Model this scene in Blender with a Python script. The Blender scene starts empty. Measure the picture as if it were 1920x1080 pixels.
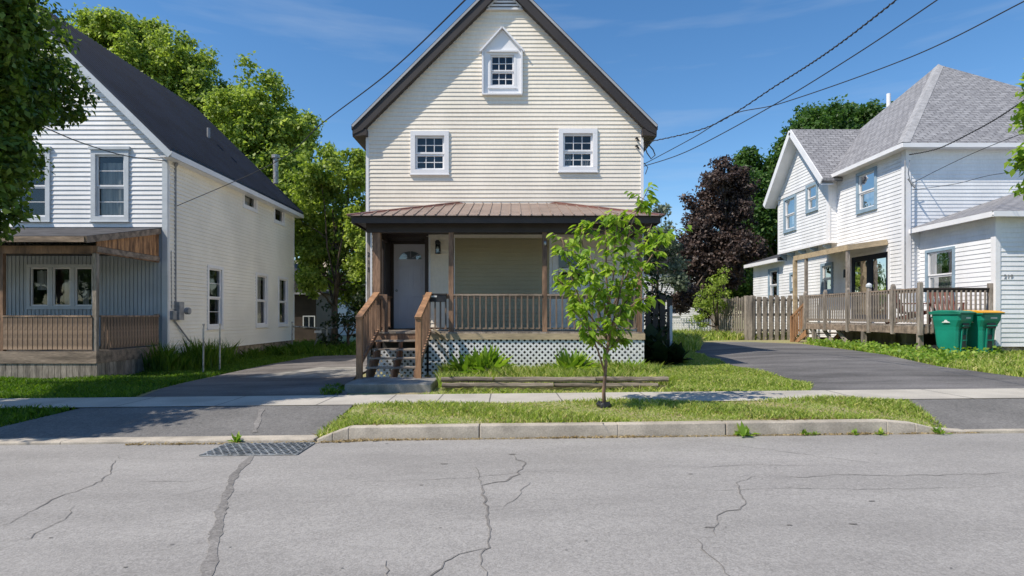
import bpy, bmesh, math, random
import numpy as np
from mathutils import Vector, Matrix
random.seed(7); RNG = np.random.default_rng(11)
R = math.radians
scene = bpy.context.scene
COL = scene.collection

# ------------------------------------------------------------------ camera, sky, sun, exposure
F = 1130.0; HC = 1.5; HY = 592.0
cam = bpy.data.cameras.new('camera'); cam_o = bpy.data.objects.new('camera', cam); COL.objects.link(cam_o)
cam.sensor_width = 36.0; cam.lens = 36.0 * F / 1920.0
cam.shift_y = (HY - 540.0) / 1920.0
cam.clip_start = 0.1; cam.clip_end = 2000
cam_o.location = (0, 0, HC); cam_o.rotation_euler = (R(90), 0, 0)
scene.camera = cam_o
SUN = Vector((0.69, 0.38, -1.0)).normalized()
elev = math.asin(-SUN.z); az = math.atan2(-SUN.x, -SUN.y)
w = bpy.data.worlds.new('World'); scene.world = w; w.use_nodes = True
nt = w.node_tree; bg = nt.nodes['Background']
sky = nt.nodes.new('ShaderNodeTexSky'); sky.sky_type = 'NISHITA'; sky.sun_disc = False
sky.sun_elevation = elev; sky.sun_rotation = az % (2 * math.pi)
sky.altitude = 100; sky.air_density = 1.0; sky.dust_density = 0.25; sky.ozone_density = 2.5
hsv = nt.nodes.new('ShaderNodeHueSaturation'); hsv.inputs['Saturation'].default_value = 1.24; hsv.inputs['Value'].default_value = 1.42
nt.links.new(sky.outputs[0], hsv.inputs['Color']); # faint cirrus high over the houses
tcw = nt.nodes.new('ShaderNodeTexCoord'); mpw = nt.nodes.new('ShaderNodeMapping'); mpw.inputs['Scale'].default_value = (1.6, 1.6, 13); mpw.inputs['Rotation'].default_value = (0, R(9), 0)
nzw = nt.nodes.new('ShaderNodeTexNoise'); nzw.inputs['Scale'].default_value = 1.7; nzw.inputs['Detail'].default_value = 6; nzw.inputs['Roughness'].default_value = .55
mrw = nt.nodes.new('ShaderNodeMapRange'); mrw.inputs[1].default_value = .52; mrw.inputs[2].default_value = .78; mrw.inputs[3].default_value = 0; mrw.inputs[4].default_value = .22
mxw = nt.nodes.new('ShaderNodeMix'); mxw.data_type = 'RGBA'; mxw.inputs[7].default_value = (5.5, 6.2, 7.0, 1)
nt.links.new(tcw.outputs['Generated'], mpw.inputs[0]); nt.links.new(mpw.outputs[0], nzw.inputs[0]); nt.links.new(nzw.outputs[0], mrw.inputs[0]); nt.links.new(mrw.outputs[0], mxw.inputs[0])
nt.links.new(hsv.outputs[0], mxw.inputs[6]); nt.links.new(mxw.outputs[2], bg.inputs[0]); bg.inputs[1].default_value = 0.107
sl = bpy.data.lights.new('sun', 'SUN'); sl.energy = 5.0; sl.angle = R(0.5); sl.color = (1.0, 0.91, 0.78)
so = bpy.data.objects.new('sun', sl); COL.objects.link(so)
so.rotation_euler = SUN.to_track_quat('-Z', 'Y').to_euler(); so.location = (-20, -10, 30)
scene.view_settings.view_transform = 'Standard'; scene.view_settings.look = 'None'
scene.view_settings.exposure = 0.10; scene.view_settings.gamma = 1.0

# ------------------------------------------------------------------ tags
OFF = {}
def tag(o, label=None, cat=None, group=None, kind=None):
    if label: o['label'] = label
    if cat: o['category'] = cat
    if group: o['group'] = group
    if kind: o['kind'] = kind
    return o
def thing(name, label, cat, loc, group=None):
    o = bpy.data.objects.new(name, None); COL.objects.link(o); o.location = loc
    o.empty_display_size = 0.3
    OFF[o.name] = Vector(loc)
    return tag(o, label, cat, group)
def copy_part(src, parent, loc):
    c = src.copy(); COL.objects.link(c); c.parent = parent
    c.location = Vector(loc) - OFF[parent.name]; OFF[c.name] = Vector(loc)
    return c

# ------------------------------------------------------------------ materials
def new_mat(name):
    m = bpy.data.materials.new(name); m.use_nodes = True
    n = m.node_tree.nodes; return m, n, m.node_tree.links, n['Principled BSDF']
def ramp(n, l, fac, stops):
    r = n.new('ShaderNodeValToRGB'); e = r.color_ramp.elements
    while len(e) > 1: e.remove(e[-1])
    e[0].position = stops[0][0]; e[0].color = (*stops[0][1], 1)
    for p, c in stops[1:]:
        x = e.new(p); x.color = (*c, 1)
    l.new(fac, r.inputs[0]); return r
def sc(c, k): return tuple(min(1, x * k) for x in c)
def surf(name, col, rough=0.7, var=0.12, scale=3.0, stretch=(1, 1, 1), fine=0.06, fscale=60, bump=0.0, bscale=80, metal=0.0, spec=0.5, col2=None):
    """noise-mottled surface: large patches, fine grain, optional bump"""
    m, n, l, p = new_mat(name)
    tc = n.new('ShaderNodeTexCoord'); mp = n.new('ShaderNodeMapping'); mp.inputs['Scale'].default_value = stretch
    l.new(tc.outputs['Object'], mp.inputs[0])
    t = n.new('ShaderNodeTexNoise'); t.inputs['Scale'].default_value = scale; t.inputs['Detail'].default_value = 5
    l.new(mp.outputs[0], t.inputs[0])
    c2 = col2 or sc(col, 1 - 2 * var)
    r = ramp(n, l, t.outputs[0], [(0.35, c2), (0.62, sc(col, 1 + var * .4))])
    t2 = n.new('ShaderNodeTexNoise'); t2.inputs['Scale'].default_value = fscale; t2.inputs['Detail'].default_value = 3
    l.new(mp.outputs[0], t2.inputs[0])
    mr = n.new('ShaderNodeMapRange'); mr.inputs[1].default_value = .3; mr.inputs[2].default_value = .7
    mr.inputs[3].default_value = 1 - fine * 2; mr.inputs[4].default_value = 1 + fine * 2
    l.new(t2.outputs[0], mr.inputs[0])
    mx = n.new('ShaderNodeVectorMath'); mx.operation = 'SCALE'
    l.new(r.outputs[0], mx.inputs[0]); l.new(mr.outputs[0], mx.inputs['Scale'])
    l.new(mx.outputs[0], p.inputs['Base Color'])
    p.inputs['Roughness'].default_value = rough; p.inputs['Metallic'].default_value = metal
    p.inputs['Specular IOR Level'].default_value = spec
    if bump:
        t3 = n.new('ShaderNodeTexNoise'); t3.inputs['Scale'].default_value = bscale; t3.inputs['Detail'].default_value = 4
        l.new(mp.outputs[0], t3.inputs[0])
        b = n.new('ShaderNodeBump'); b.inputs['Strength'].default_value = bump; b.inputs['Distance'].default_value = 0.01
        l.new(t3.outputs[0], b.inputs['Height']); l.new(b.outputs[0], p.inputs['Normal'])
    return m
def leafmat(name, stops, trans=0.35, rough=0.5):
    m, n, l, p = new_mat(name)
    g = n.new('ShaderNodeNewGeometry')
    r = ramp(n, l, g.outputs['Random Per Island'], stops)
    l.new(r.outputs[0], p.inputs['Base Color']); p.inputs['Roughness'].default_value = rough
    p.inputs['Specular IOR Level'].default_value = 0.35
    tr = n.new('ShaderNodeBsdfTranslucent')
    hs = n.new('ShaderNodeHueSaturation'); hs.inputs['Value'].default_value = 1.5; hs.inputs['Saturation'].default_value = 1.1
    l.new(r.outputs[0], hs.inputs['Color']); l.new(hs.outputs[0], tr.inputs[0])
    mx = n.new('ShaderNodeMixShader'); mx.inputs[0].default_value = trans
    l.new(p.outputs[0], mx.inputs[1]); l.new(tr.outputs[0], mx.inputs[2])
    l.new(mx.outputs[0], n['Material Output'].inputs[0])
    return m
def glassmat(name, tint=(1, 1, 1), refl=1.0):
    m, n, l, p = new_mat(name)
    tr = n.new('ShaderNodeBsdfTransparent'); tr.inputs[0].default_value = (*tint, 1)
    gl = n.new('ShaderNodeBsdfGlossy'); gl.inputs['Roughness'].default_value = 0.02
    fr = n.new('ShaderNodeFresnel'); fr.inputs[0].default_value = 1.6
    ml = n.new('ShaderNodeMath'); ml.operation = 'MULTIPLY_ADD'; ml.inputs[1].default_value = refl; ml.inputs[2].default_value = 0.04
    tcn = n.new('ShaderNodeTexCoord'); tn = n.new('ShaderNodeTexNoise'); tn.inputs['Scale'].default_value = 1.6
    bp = n.new('ShaderNodeBump'); bp.inputs['Strength'].default_value = 0.12; bp.inputs['Distance'].default_value = 0.05
    l.new(tcn.outputs['Object'], tn.inputs[0]); l.new(tn.outputs[0], bp.inputs['Height']); l.new(bp.outputs[0], gl.inputs['Normal'])
    l.new(fr.outputs[0], ml.inputs[0])
    mx = n.new('ShaderNodeMixShader'); l.new(ml.outputs[0], mx.inputs[0]); l.new(tr.outputs[0], mx.inputs[1]); l.new(gl.outputs[0], mx.inputs[2])
    l.new(mx.outputs[0], n['Material Output'].inputs[0])
    return m
def shingles(name, c1, c2, ang=0.0):
    m, n, l, p = new_mat(name)
    uv = n.new('ShaderNodeUVMap'); uv.uv_map = 'UVMap'
    b = n.new('ShaderNodeTexBrick'); b.inputs['Color1'].default_value = (*c1, 1); b.inputs['Color2'].default_value = (*c2, 1)
    b.inputs['Mortar'].default_value = (*sc(c2, .45), 1); b.inputs['Scale'].default_value = 1.0
    b.inputs['Mortar Size'].default_value = 0.012; b.inputs['Brick Width'].default_value = 0.30; b.inputs['Row Height'].default_value = 0.145
    b.inputs['Bias'].default_value = 0.0
    l.new(uv.outputs[0], b.inputs[0])
    t = n.new('ShaderNodeTexNoise'); t.inputs['Scale'].default_value = 7; t.inputs['Detail'].default_value = 8; l.new(uv.outputs[0], t.inputs[0])
    mr = n.new('ShaderNodeMapRange'); mr.inputs[1].default_value = .3; mr.inputs[2].default_value = .7; mr.inputs[3].default_value = .72; mr.inputs[4].default_value = 1.25
    l.new(t.outputs[0], mr.inputs[0])
    mx = n.new('ShaderNodeVectorMath'); mx.operation = 'SCALE'; l.new(b.outputs[0], mx.inputs[0]); l.new(mr.outputs[0], mx.inputs['Scale'])
    l.new(mx.outputs[0], p.inputs['Base Color']); p.inputs['Roughness'].default_value = .92
    bp = n.new('ShaderNodeBump'); bp.inputs['Strength'].default_value = .7; bp.inputs['Distance'].default_value = .02
    l.new(b.outputs['Fac'], bp.inputs['Height']); bp.invert = True; l.new(bp.outputs[0], p.inputs['Normal'])
    return m
def asphalt(name, col, patch=.1, speck=.35, spscale=110, streak=(1, 1, 1)):
    m, n, l, p = new_mat(name)
    tc = n.new('ShaderNodeTexCoord'); mp = n.new('ShaderNodeMapping'); mp.inputs['Scale'].default_value = streak
    l.new(tc.outputs['Object'], mp.inputs[0])
    a = n.new('ShaderNodeTexNoise'); a.inputs['Scale'].default_value = .9; a.inputs['Detail'].default_value = 7; a.inputs['Roughness'].default_value = .65; l.new(mp.outputs[0], a.inputs[0])
    r = ramp(n, l, a.outputs[0], [(.36, sc(col, 1 - patch)), (.5, col), (.64, sc(col, 1 + patch))])
    b = n.new('ShaderNodeTexNoise'); b.inputs['Scale'].default_value = spscale; b.inputs['Detail'].default_value = 2; l.new(tc.outputs['Object'], b.inputs[0])
    c = n.new('ShaderNodeTexVoronoi'); c.inputs['Scale'].default_value = spscale * .55; l.new(tc.outputs['Object'], c.inputs[0])
    ad = n.new('ShaderNodeMath'); ad.operation = 'MULTIPLY_ADD'; l.new(c.outputs['Color'], ad.inputs[0]); ad.inputs[1].default_value = .35; l.new(b.outputs[0], ad.inputs[2])
    mr = n.new('ShaderNodeMapRange'); mr.inputs[1].default_value = .35; mr.inputs[2].default_value = 1.0; mr.inputs[3].default_value = 1 - speck; mr.inputs[4].default_value = 1 + speck
    l.new(ad.outputs[0], mr.inputs[0])
    mx = n.new('ShaderNodeVectorMath'); mx.operation = 'SCALE'; l.new(r.outputs[0], mx.inputs[0]); l.new(mr.outputs[0], mx.inputs['Scale'])
    l.new(mx.outputs[0], p.inputs['Base Color']); p.inputs['Roughness'].default_value = .9; p.inputs['Specular IOR Level'].default_value = .3
    bp = n.new('ShaderNodeBump'); bp.inputs['Strength'].default_value = .5; bp.inputs['Distance'].default_value = .006
    l.new(ad.outputs[0], bp.inputs['Height']); l.new(bp.outputs[0], p.inputs['Normal'])
    return m
M = {}
M['road'] = asphalt('road_asphalt', (.29, .278, .265), .12, .28, 90, (.35, 1.0, 1))
M['drive'] = asphalt('old_driveway', (.135, .13, .13), .38, .30, 70, (.35, 1.6, 1))
M['drive_l'] = asphalt('worn_driveway', (.14, .13, .125), .35, .30, 70, (.5, 1.0, 1))
M['apron'] = asphalt('apron_asphalt', (.155, .15, .145), .15, .35, 60)
M['crack'] = asphalt('crack', (.185, .175, .165), .2, .3, 90)
M['tar'] = asphalt('tar_seam', (.195, .185, .175), .25, .35, 60)
M['walk'] = surf('concrete_walk', (.46, .43, .38), .9, .10, 1.2, fine=.06, bump=.2)
M['walk2'] = surf('concrete_slab', (.45, .42, .37), .9, .12, 2.2, fine=.06, bump=.2)
M['kerb'] = surf('kerb_concrete', (.46, .41, .34), .9, .14, 3.0, fine=.07, bump=.4, bscale=50)
M['pad'] = surf('pad_concrete', (.27, .26, .24), .9, .2, 3.0, fine=.08, bump=.5)
M['soil'] = surf('lawn_soil', (.24, .26, .10), .95, .25, 2.5, fine=.2, fscale=35, bump=.6, col2=(.30, .24, .14))
M['dirt'] = surf('dry_litter', (.26, .18, .11), .95, .25, 9, fine=.25, fscale=50)
M['cream'] = surf('cream_vinyl', (.86, .79, .68), .55, .05, .9, stretch=(1, 1, .45), fine=.02, fscale=20)
M['porch_shade'] = surf('porch_shade_siding', (.42, .37, .24), .55, .05, .8, fine=.015, fscale=20)  # porch siding with its dim olive light put into the colour
M['white'] = surf('white_vinyl', (.80, .80, .81), .5, .05, .9, stretch=(1, 1, .4), fine=.015, fscale=20)
M['whiteR'] = surf('white_clapboard', (.80, .81, .83), .55, .07, 1.1, stretch=(1, 1, .4), fine=.02, fscale=20)
M['sideL'] = surf('bounce_lit_vinyl', (.88, .855, .785), .55, .05, .6, fine=.02, fscale=20)  # shaded side wall: warm bounce light lifted into the siding colour
M['trim'] = surf('white_trim', (.80, .80, .82), .45, .03, 2, fine=.01)
M['trimB'] = surf('greyblue_trim', (.55, .59, .63), .5, .05, 3, fine=.02)
M['blue_trim'] = surf('blue_casing', (.27, .37, .46), .5, .1, 3, fine=.03)
M['brown'] = surf('dark_brown_metal', (.034, .027, .025), .55, .08, 1.5, fine=.03)
M['brown_edge'] = surf('light_metal_edge', (.42, .42, .43), .35, .08, 1.5, fine=.03)
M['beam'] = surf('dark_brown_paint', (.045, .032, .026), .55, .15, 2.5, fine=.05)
M['roof_brown'] = surf('brown_metal_roof', (.27, .20, .165), .45, .12, 2.0, fine=.08, fscale=40)
M['roof_cap'] = surf('red_brown_cap', (.21, .10, .08), .45, .12, 3.0, fine=.05)
M['post'] = surf('brown_stained_wood', (.27, .16, .10), .7, .28, 6, (1, 1, .18), .14, 40, bump=.3)
M['post_n'] = surf('orange_wood', (.36, .195, .10), .7, .2, 6, (1, 1, .18), .12, 40, bump=.3)
M['tan'] = surf('new_tan_lumber', (.46, .36, .23), .75, .12, 5, (.15, 1, 1), .08, 40, bump=.2)
M['grey_wood'] = surf('grey_weathered_wood', (.31, .27, .23), .85, .25, 7, (1, 1, .15), .16, 50, bump=.4)
M['warm_rail'] = surf('warm_weathered_rail', (.34, .235, .165), .8, .3, 7, (.3, 1, .3), .16, 45, bump=.4)
M['bal'] = surf('brown_grey_baluster', (.23, .165, .12), .8, .25, 7, (1, 1, .15), .14, 50, bump=.3)
M['grey_rail'] = surf('grey_rail_wood', (.29, .225, .175), .8, .25, 7, (.15, 1, 1), .14, 50, bump=.4)
M['tread'] = surf('worn_tread', (.36, .31, .26), .8, .25, 8, (.15, 1, 1), .14, 50, bump=.4)
M['timber'] = surf('landscape_timber', (.26, .215, .17), .85, .3, 8, (.12, 1, 1), .15, 50, bump=.5)
M['lattice'] = surf('white_plastic_lattice', (.78, .78, .78), .5, .05, 4, fine=.02)
M['door'] = surf('white_door', (.66, .66, .72), .5, .03, 2, fine=.01)
M['ribbed'] = surf('blue_grey_panel', (.40, .44, .48), .5, .06, 1.2, fine=.02)
M['navy'] = surf('navy_metal_roof', (.013, .021, .042), .5, .15, 1.0, fine=.04, spec=.25)
M['shingle'] = shingles('grey_shingles', (.30, .30, .315), (.215, .215, .23))
M['cap_shingle'] = surf('ridge_shingles', (.34, .34, .35), .9, .12, 6, fine=.1)
M['dark_shingle'] = surf('dark_shingle', (.06, .06, .068), .9, .3, 3, fine=.15)
M['tan_shingle'] = surf('tan_shingle', (.42, .36, .28), .9, .15, 3, fine=.1)
M['stone'] = surf('rubble_stone', (.33, .28, .22), .9, .3, 5, fine=.12, fscale=20, bump=.8, bscale=9)
M['bark'] = surf('bark', (.12, .09, .065), .9, .3, 8, (1, 1, .25), .15, 40, bump=.8)
M['bark_y'] = surf('young_bark', (.24, .155, .11), .8, .3, 12, (1, 1, .3), .12, 60, bump=.4)
M['cable'] = surf('black_cable', (.025, .025, .03), .6, .1, 10)
M['iron'] = surf('galvanised_steel', (.46, .47, .47), .45, .25, 9, fine=.1, metal=.5)
M['grey_metal'] = surf('grey_box', (.30, .31, .33), .5, .15, 6)
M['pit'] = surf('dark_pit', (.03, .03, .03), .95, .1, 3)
M['room'] = surf('dim_interior', (.045, .045, .05), .9, .3, 1.5)
M['curtain'] = surf('curtain_cloth', (.50, .48, .47), .9, .2, 4, (3, 3, .3), .05)
M['paper'] = surf('paper', (.7, .7, .68), .8, .03, 3)
M['black'] = surf('black_plastic', (.02, .02, .022), .5, .2, 8)
M['bin'] = surf('green_plastic', (.006, .24, .165), .42, .08, 3, fine=.03)
M['bin_lid'] = surf('dark_green_lid', (.006, .19, .125), .45, .1, 3, fine=.03)
M['bin_yel'] = surf('yellow_lid', (.75, .36, .02), .45, .08, 3, fine=.03)
M['redwood'] = surf('red_brown_chair', (.20, .07, .05), .7, .2, 5)
M['ochre'] = surf('stained_plywood', (.42, .22, .10), .8, .45, 5, (3, 3, .35), .18, 30, col2=(.14, .07, .035))
M['glass'] = glassmat('window_glass', (.85, .9, .92), .7)
M['glass_d'] = glassmat('door_glass', (.5, .55, .58), 1.6)
G_MAPLE = [(0, (.045, .085, .014)), (.5, (.10, .17, .025)), (1, (.20, .29, .045))]
M['leaf_near'] = leafmat('maple_leaf', G_MAPLE, .35)
M['leaf_lime'] = leafmat('lime_leaf', [(0, (.11, .17, .025)), (.5, (.24, .33, .055)), (1, (.44, .53, .13))], .46)
M['leaf_young'] = leafmat('young_leaf', [(0, (.12, .22, .025)), (.5, (.24, .38, .045)), (1, (.42, .54, .09))], .45, .42)
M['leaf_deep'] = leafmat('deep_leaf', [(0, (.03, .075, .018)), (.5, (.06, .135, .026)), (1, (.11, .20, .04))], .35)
M['leaf_purple'] = leafmat('purple_leaf', [(0, (.035, .028, .026)), (.5, (.075, .052, .046)), (1, (.16, .115, .095))], .25)
M['leaf_silver'] = leafmat('silver_leaf', [(0, (.07, .10, .06)), (.5, (.13, .17, .11)), (1, (.22, .26, .19))], .3)
M['leaf_dark'] = leafmat('ivy_leaf', [(0, (.01, .022, .008)), (1, (.03, .055, .018))], .2)
M['grass'] = leafmat('grass_blade', [(0, (.20, .30, .045)), (.5, (.34, .44, .085)), (.8, (.48, .53, .15)), (1, (.68, .60, .32))], .42)
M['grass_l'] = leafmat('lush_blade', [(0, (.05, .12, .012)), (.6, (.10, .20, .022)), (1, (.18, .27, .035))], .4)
M['weed'] = leafmat('weed_leaf', [(0, (.12, .22, .03)), (.6, (.22, .36, .05)), (1, (.38, .48, .09))], .42)
M['straw'] = leafmat('dry_stem', [(0, (.30, .22, .10)), (1, (.45, .36, .2))], .2)

# ------------------------------------------------------------------ mesh builder
class MB:
    def __init__(s, xf=None): s.v = []; s.f = []; s.mi = []; s.uv = None; s.xf = xf; s.m = 0
    def add(s, vs, fs):
        b = len(s.v); s.v.extend([tuple(x) for x in vs]); s.f.extend([tuple(i + b for i in f) for f in fs]); s.mi.extend([s.m] * len(fs))
    def hexa(s, p):   # p: 8 points, bottom 4 ccw, top 4
        s.add(p, [(3, 2, 1, 0), (4, 5, 6, 7), (0, 1, 5, 4), (1, 2, 6, 5), (2, 3, 7, 6), (3, 0, 4, 7)])
    def box(s, x0, x1, y0, y1, z0, z1):
        s.hexa([(x0, y0, z0), (x1, y0, z0), (x1, y1, z0), (x0, y1, z0), (x0, y0, z1), (x1, y0, z1), (x1, y1, z1), (x0, y1, z1)])
    def bar(s, p, q, w, h, up=(0, 0, 1)):
        p = Vector(p); q = Vector(q); d = (q - p).normalized(); up = Vector(up)
        a = d.cross(up)
        if a.length < 1e-4: a = d.cross(Vector((0, 1, 0)))
        a.normalize(); b = a.cross(d).normalized(); a = a * w / 2; b = b * h / 2
        s.hexa([p - a - b, p + a - b, q + a - b, q - a - b, p - a + b, p + a + b, q + a + b, q - a + b])
    def tube(s, pts, r, n=6, cap=True):
        pts = [Vector(p) for p in pts]; rs = r if isinstance(r, (list, tuple)) else [r] * len(pts)
        b = len(s.v); prev = Vector((0.3, 0.9, 0.1))
        for i, p in enumerate(pts):
            d = (pts[min(i + 1, len(pts) - 1)] - pts[max(i - 1, 0)]).normalized()
            a = d.cross(prev)
            if a.length < 1e-3: a = d.cross(Vector((0, 0, 1)))
            a.normalize(); c = d.cross(a).normalized(); prev = c.cross(d) * -1 if False else prev
            for k in range(n):
                t = 2 * math.pi * k / n
                s.v.append(tuple(p + (a * math.cos(t) + c * math.sin(t)) * rs[i]))
        for i in range(len(pts) - 1):
            for k in range(n):
                s.f.append((b + i * n + k, b + i * n + (k + 1) % n, b + (i + 1) * n + (k + 1) % n, b + (i + 1) * n + k)); s.mi.append(s.m)
        if cap:
            s.f.append(tuple(b + k for k in range(n))[::-1]); s.f.append(tuple(b + (len(pts) - 1) * n + k for k in range(n))); s.mi += [s.m, s.m]
    def prism(s, poly, axis, a0, a1):
        """poly of 2-D points extruded along axis 'y' (poly in xz) / 'x' (poly in yz) / 'z' (poly in xy)"""
        n = len(poly)
        def P(q, a):
            return {'y': (q[0], a, q[1]), 'x': (a, q[0], q[1]), 'z': (q[0], q[1], a)}[axis]
        s.add([P(q, a0) for q in poly] + [P(q, a1) for q in poly],
              [tuple(range(n))[::-1], tuple(range(n, 2 * n))] + [(i, (i + 1) % n, n + (i + 1) % n, n + i) for i in range(n)])
    def lathe(s, prof, c=(0, 0, 0), n=16):
        b = len(s.v)
        for r, z in prof:
            for k in range(n):
                t = 2 * math.pi * k / n; s.v.append((c[0] + r * math.cos(t), c[1] + r * math.sin(t), c[2] + z))
        for i in range(len(prof) - 1):
            for k in range(n):
                s.f.append((b + i * n + k, b + i * n + (k + 1) % n, b + (i + 1) * n + (k + 1) % n, b + (i + 1) * n + k)); s.mi.append(s.m)
        s.f.append(tuple(b + k for k in range(n))[::-1]); s.f.append(tuple(b + (len(prof) - 1) * n + k for k in range(n))); s.mi += [s.m, s.m]
    def build(s, name, mat, parent=None, origin=None, bevel=0.0, smooth=False, recalc=True, uvfn=None):
        me = bpy.data.meshes.new(name)
        vs = [Vector(v) for v in s.v]
        if s.xf is not None: vs = [s.xf @ v for v in vs]
        if parent is not None: base = OFF[parent.name]
        else: base = Vector((0, 0, 0))
        org = Vector(origin) if origin is not None else base
        me.from_pydata([tuple(v - org) for v in vs], [], s.f)
        mats = mat if isinstance(mat, list) else [mat]
        for m in mats: me.materials.append(m)
        if len(mats) > 1: me.polygons.foreach_set('material_index', s.mi)
        if recalc:
            bm = bmesh.new(); bm.from_mesh(me); bmesh.ops.recalc_face_normals(bm, faces=bm.faces); bm.to_mesh(me); bm.free()
        if smooth: me.polygons.foreach_set('use_smooth', [True] * len(me.polygons))
        if uvfn:
            ul = me.uv_layers.new(name='UVMap')
            for li, lp in enumerate(me.loops):
                v = me.vertices[lp.vertex_index].co + org; ul.data[li].uv = uvfn(v)
        me.update()
        o = bpy.data.objects.new(name, me); COL.objects.link(o)
        if parent is not None: o.parent = parent
        o.location = org - base; OFF[o.name] = org
        if bevel:
            b = o.modifiers.new('bevel', 'BEVEL'); b.width = bevel; b.segments = 2; b.limit_method = 'ANGLE'
        return o

def at(px, py, Y): return Vector(((px - 960) * Y / F, Y, HC - (py - HY) * Y / F))

# ------------------------------------------------------------------ terrain
def S_(X): return .20 + .01 * np.clip(X, -14, 14)
def Rd(X): return .012 * np.clip(X, -14, 14)
def B_(X): return np.interp(X, [-8, -4.5, -1, 3, 7, 30], [0.0, .10, .24, .32, .52, .56])
def G(X, Y):
    X = np.asarray(X, float); Y = np.asarray(Y, float)
    t1 = np.clip((Y - 7.45) / 1.45, 0, 1); t2 = np.clip((Y - 10.0) / 5.0, 0, 1)
    return Rd(X) * (1 - t1) + S_(X) * t1 * (1 - t2) + B_(X) * t2
def gpt(px, py):
    Y = 10.0
    for _ in range(60):
        X = (px - 960) * Y / F; Y = .5 * Y + .5 * F * (HC - float(G(X, Y))) / (py - HY)
    return ((px - 960) * Y / F, Y)
def region(name, poly, off, mat, kind='structure', parent=None, step=0.5, hfn=None):
    bm = bmesh.new(); vs = [bm.verts.new((x, y, 0)) for x, y in poly]
    fc = bm.faces.new(vs); bmesh.ops.triangulate(bm, faces=[fc])
    xs = [p[0] for p in poly]; ys = [p[1] for p in poly]
    for ax, lo, hi in ((0, min(xs), max(xs)), (1, min(ys), max(ys))):
        brk = list(np.arange(math.ceil(lo / step) * step, hi, step))
        if ax == 1: brk += [b for b in (7.45, 8.9) if lo < b < hi]
        for b in brk:
            co = [0, 0, 0]; no = [0, 0, 0]; co[ax] = b; no[ax] = 1
            bmesh.ops.bisect_plane(bm, geom=bm.verts[:] + bm.edges[:] + bm.faces[:], plane_co=co, plane_no=no, dist=1e-5)
    h = hfn or G
    for v in bm.verts: v.co.z = float(h(v.co.x, v.co.y)) + off
    bmesh.ops.recalc_face_normals(bm, faces=bm.faces)
    for f_ in bm.faces:
        if f_.normal.z < 0: f_.normal_flip()
    me = bpy.data.meshes.new(name); bm.to_mesh(me); bm.free(); me.materials.append(mat)
    o = bpy.data.objects.new(name, me); COL.objects.link(o); OFF[o.name] = Vector((0, 0, 0))
    if parent: o.parent = parent
    else: tag(o, kind=kind)
    return o
def ground():
    xs = np.concatenate([[-400, -150, -80, -50, -35, -25], np.arange(-18, 20.01, .5), [25, 35, 50, 80, 150, 400]])
    ys = np.concatenate([[-60, -30, -15, -8], np.arange(-4, 7, 1.0), [7.3, 7.45], np.arange(8, 8.9, .45), [8.9, 9.4, 10.0], np.arange(10.5, 34, .5), [40, 50, 70, 110, 200, 600]])
    X, Y = np.meshgrid(xs, ys); Z = G(X, Y) - .035
    v = np.stack([X, Y, Z], -1).reshape(-1, 3); nx = len(xs); f = []
    for j in range(len(ys) - 1):
        for i in range(nx - 1):
            a = j * nx + i; f.append((a, a + 1, a + nx + 1, a + nx))
    me = bpy.data.meshes.new('ground'); me.from_pydata(v.tolist(), [], f); me.materials.append(M['soil'])
    o = bpy.data.objects.new('ground', me); COL.objects.link(o); tag(o, kind='structure')
ground()
road = region('road', [(-60, -12), (60, -12), (60, 7.32), (-60, 7.32)], 0.0, M['road'], step=4)
region('sidewalk', [(-14, 8.9), (-2.6, 8.9), (14, 8.9), (14, 10.0), (-2.6, 10.0), (-14, 10.0)], .012, M['walk'])
# left apron and driveway
LAP = [gpt(0, 808), gpt(112, 766)]
region('driveway_apron', [(-9.6, 7.5), (-7.2, 7.5), (-6.75, 8.2), (-6.35, 8.9), (-2.35, 8.9), (-2.42, 7.5)], .004, M['apron'])
drvL = [(-6.2, 10.0), (-2.75, 10.0), (-2.85, 10.45), (-3.25, 11.2), (-3.3, 12.5), (-3.6, 14.0), (-4.0, 16.5), (-4.6, 22), (-7.2, 22), (-7.4, 18), (-7.3, 15.2), (-7.0, 13), (-6.7, 11.5)]
region('driveway', drvL, .002, M['drive_l'])
region('driveway_patch', [(-6.3, 13.9), (-4.3, 13.3), (-3.5, 13.6), (-3.7, 16.2), (-5.3, 16.6)], .007, M['pad'])
# right apron and driveway
region('driveway_apron', [(5.3, 7.5), (5.85, 8.9), (14, 8.9), (14, 7.5)], .004, M['apron'])
RD = [(4.95, 10.0), (14, 10.0), gpt(1920, 708), gpt(1850, 699), gpt(1760, 687), gpt(1690, 672), gpt(1600, 657), gpt(1505, 645), gpt(1400, 641), gpt(1290, 643), gpt(1285, 650), gpt(1310, 664), gpt(1360, 682), gpt(1440, 700), gpt(1520, 720)]
region('driveway', RD, .002, M['drive'])
# flush kerb bands
def kerbprof(name, xs, hs, y0, y1, mat):
    mb = MB()
    for i in range(len(xs) - 1):
        a, b = xs[i], xs[i + 1]; za, zb = float(Rd(a)), float(Rd(b))
        mb.hexa([(a, y0, za - .05), (b, y0, zb - .05), (b, y1, zb - .05), (a, y1, za - .05),
                 (a, y0 + .012, za + hs[i]), (b, y0 + .012, zb + hs[i + 1]), (b, y1, zb + hs[i]), (a, y1, za + hs[i])][:6] + [(b, y1, zb + hs[i + 1]), (a, y1, za + hs[i])])
    o = mb.build(name, mat, None, bevel=.012); tag(o, kind='structure'); return o
kerbprof('kerb', [-2.40, -2.2, -2.0, -.405], [.012, .09, .155, .158], 7.38, 7.55, M['kerb'])
kerbprof('kerb', [-.395, 1.3, 2.62], [.158, .155, .157], 7.381, 7.55, M['kerb'])
kerbprof('kerb', [2.63, 4.6, 4.95, 5.25, 5.6], [.156, .155, .12, .045, .02], 7.382, 7.552, M['kerb'])
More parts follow.
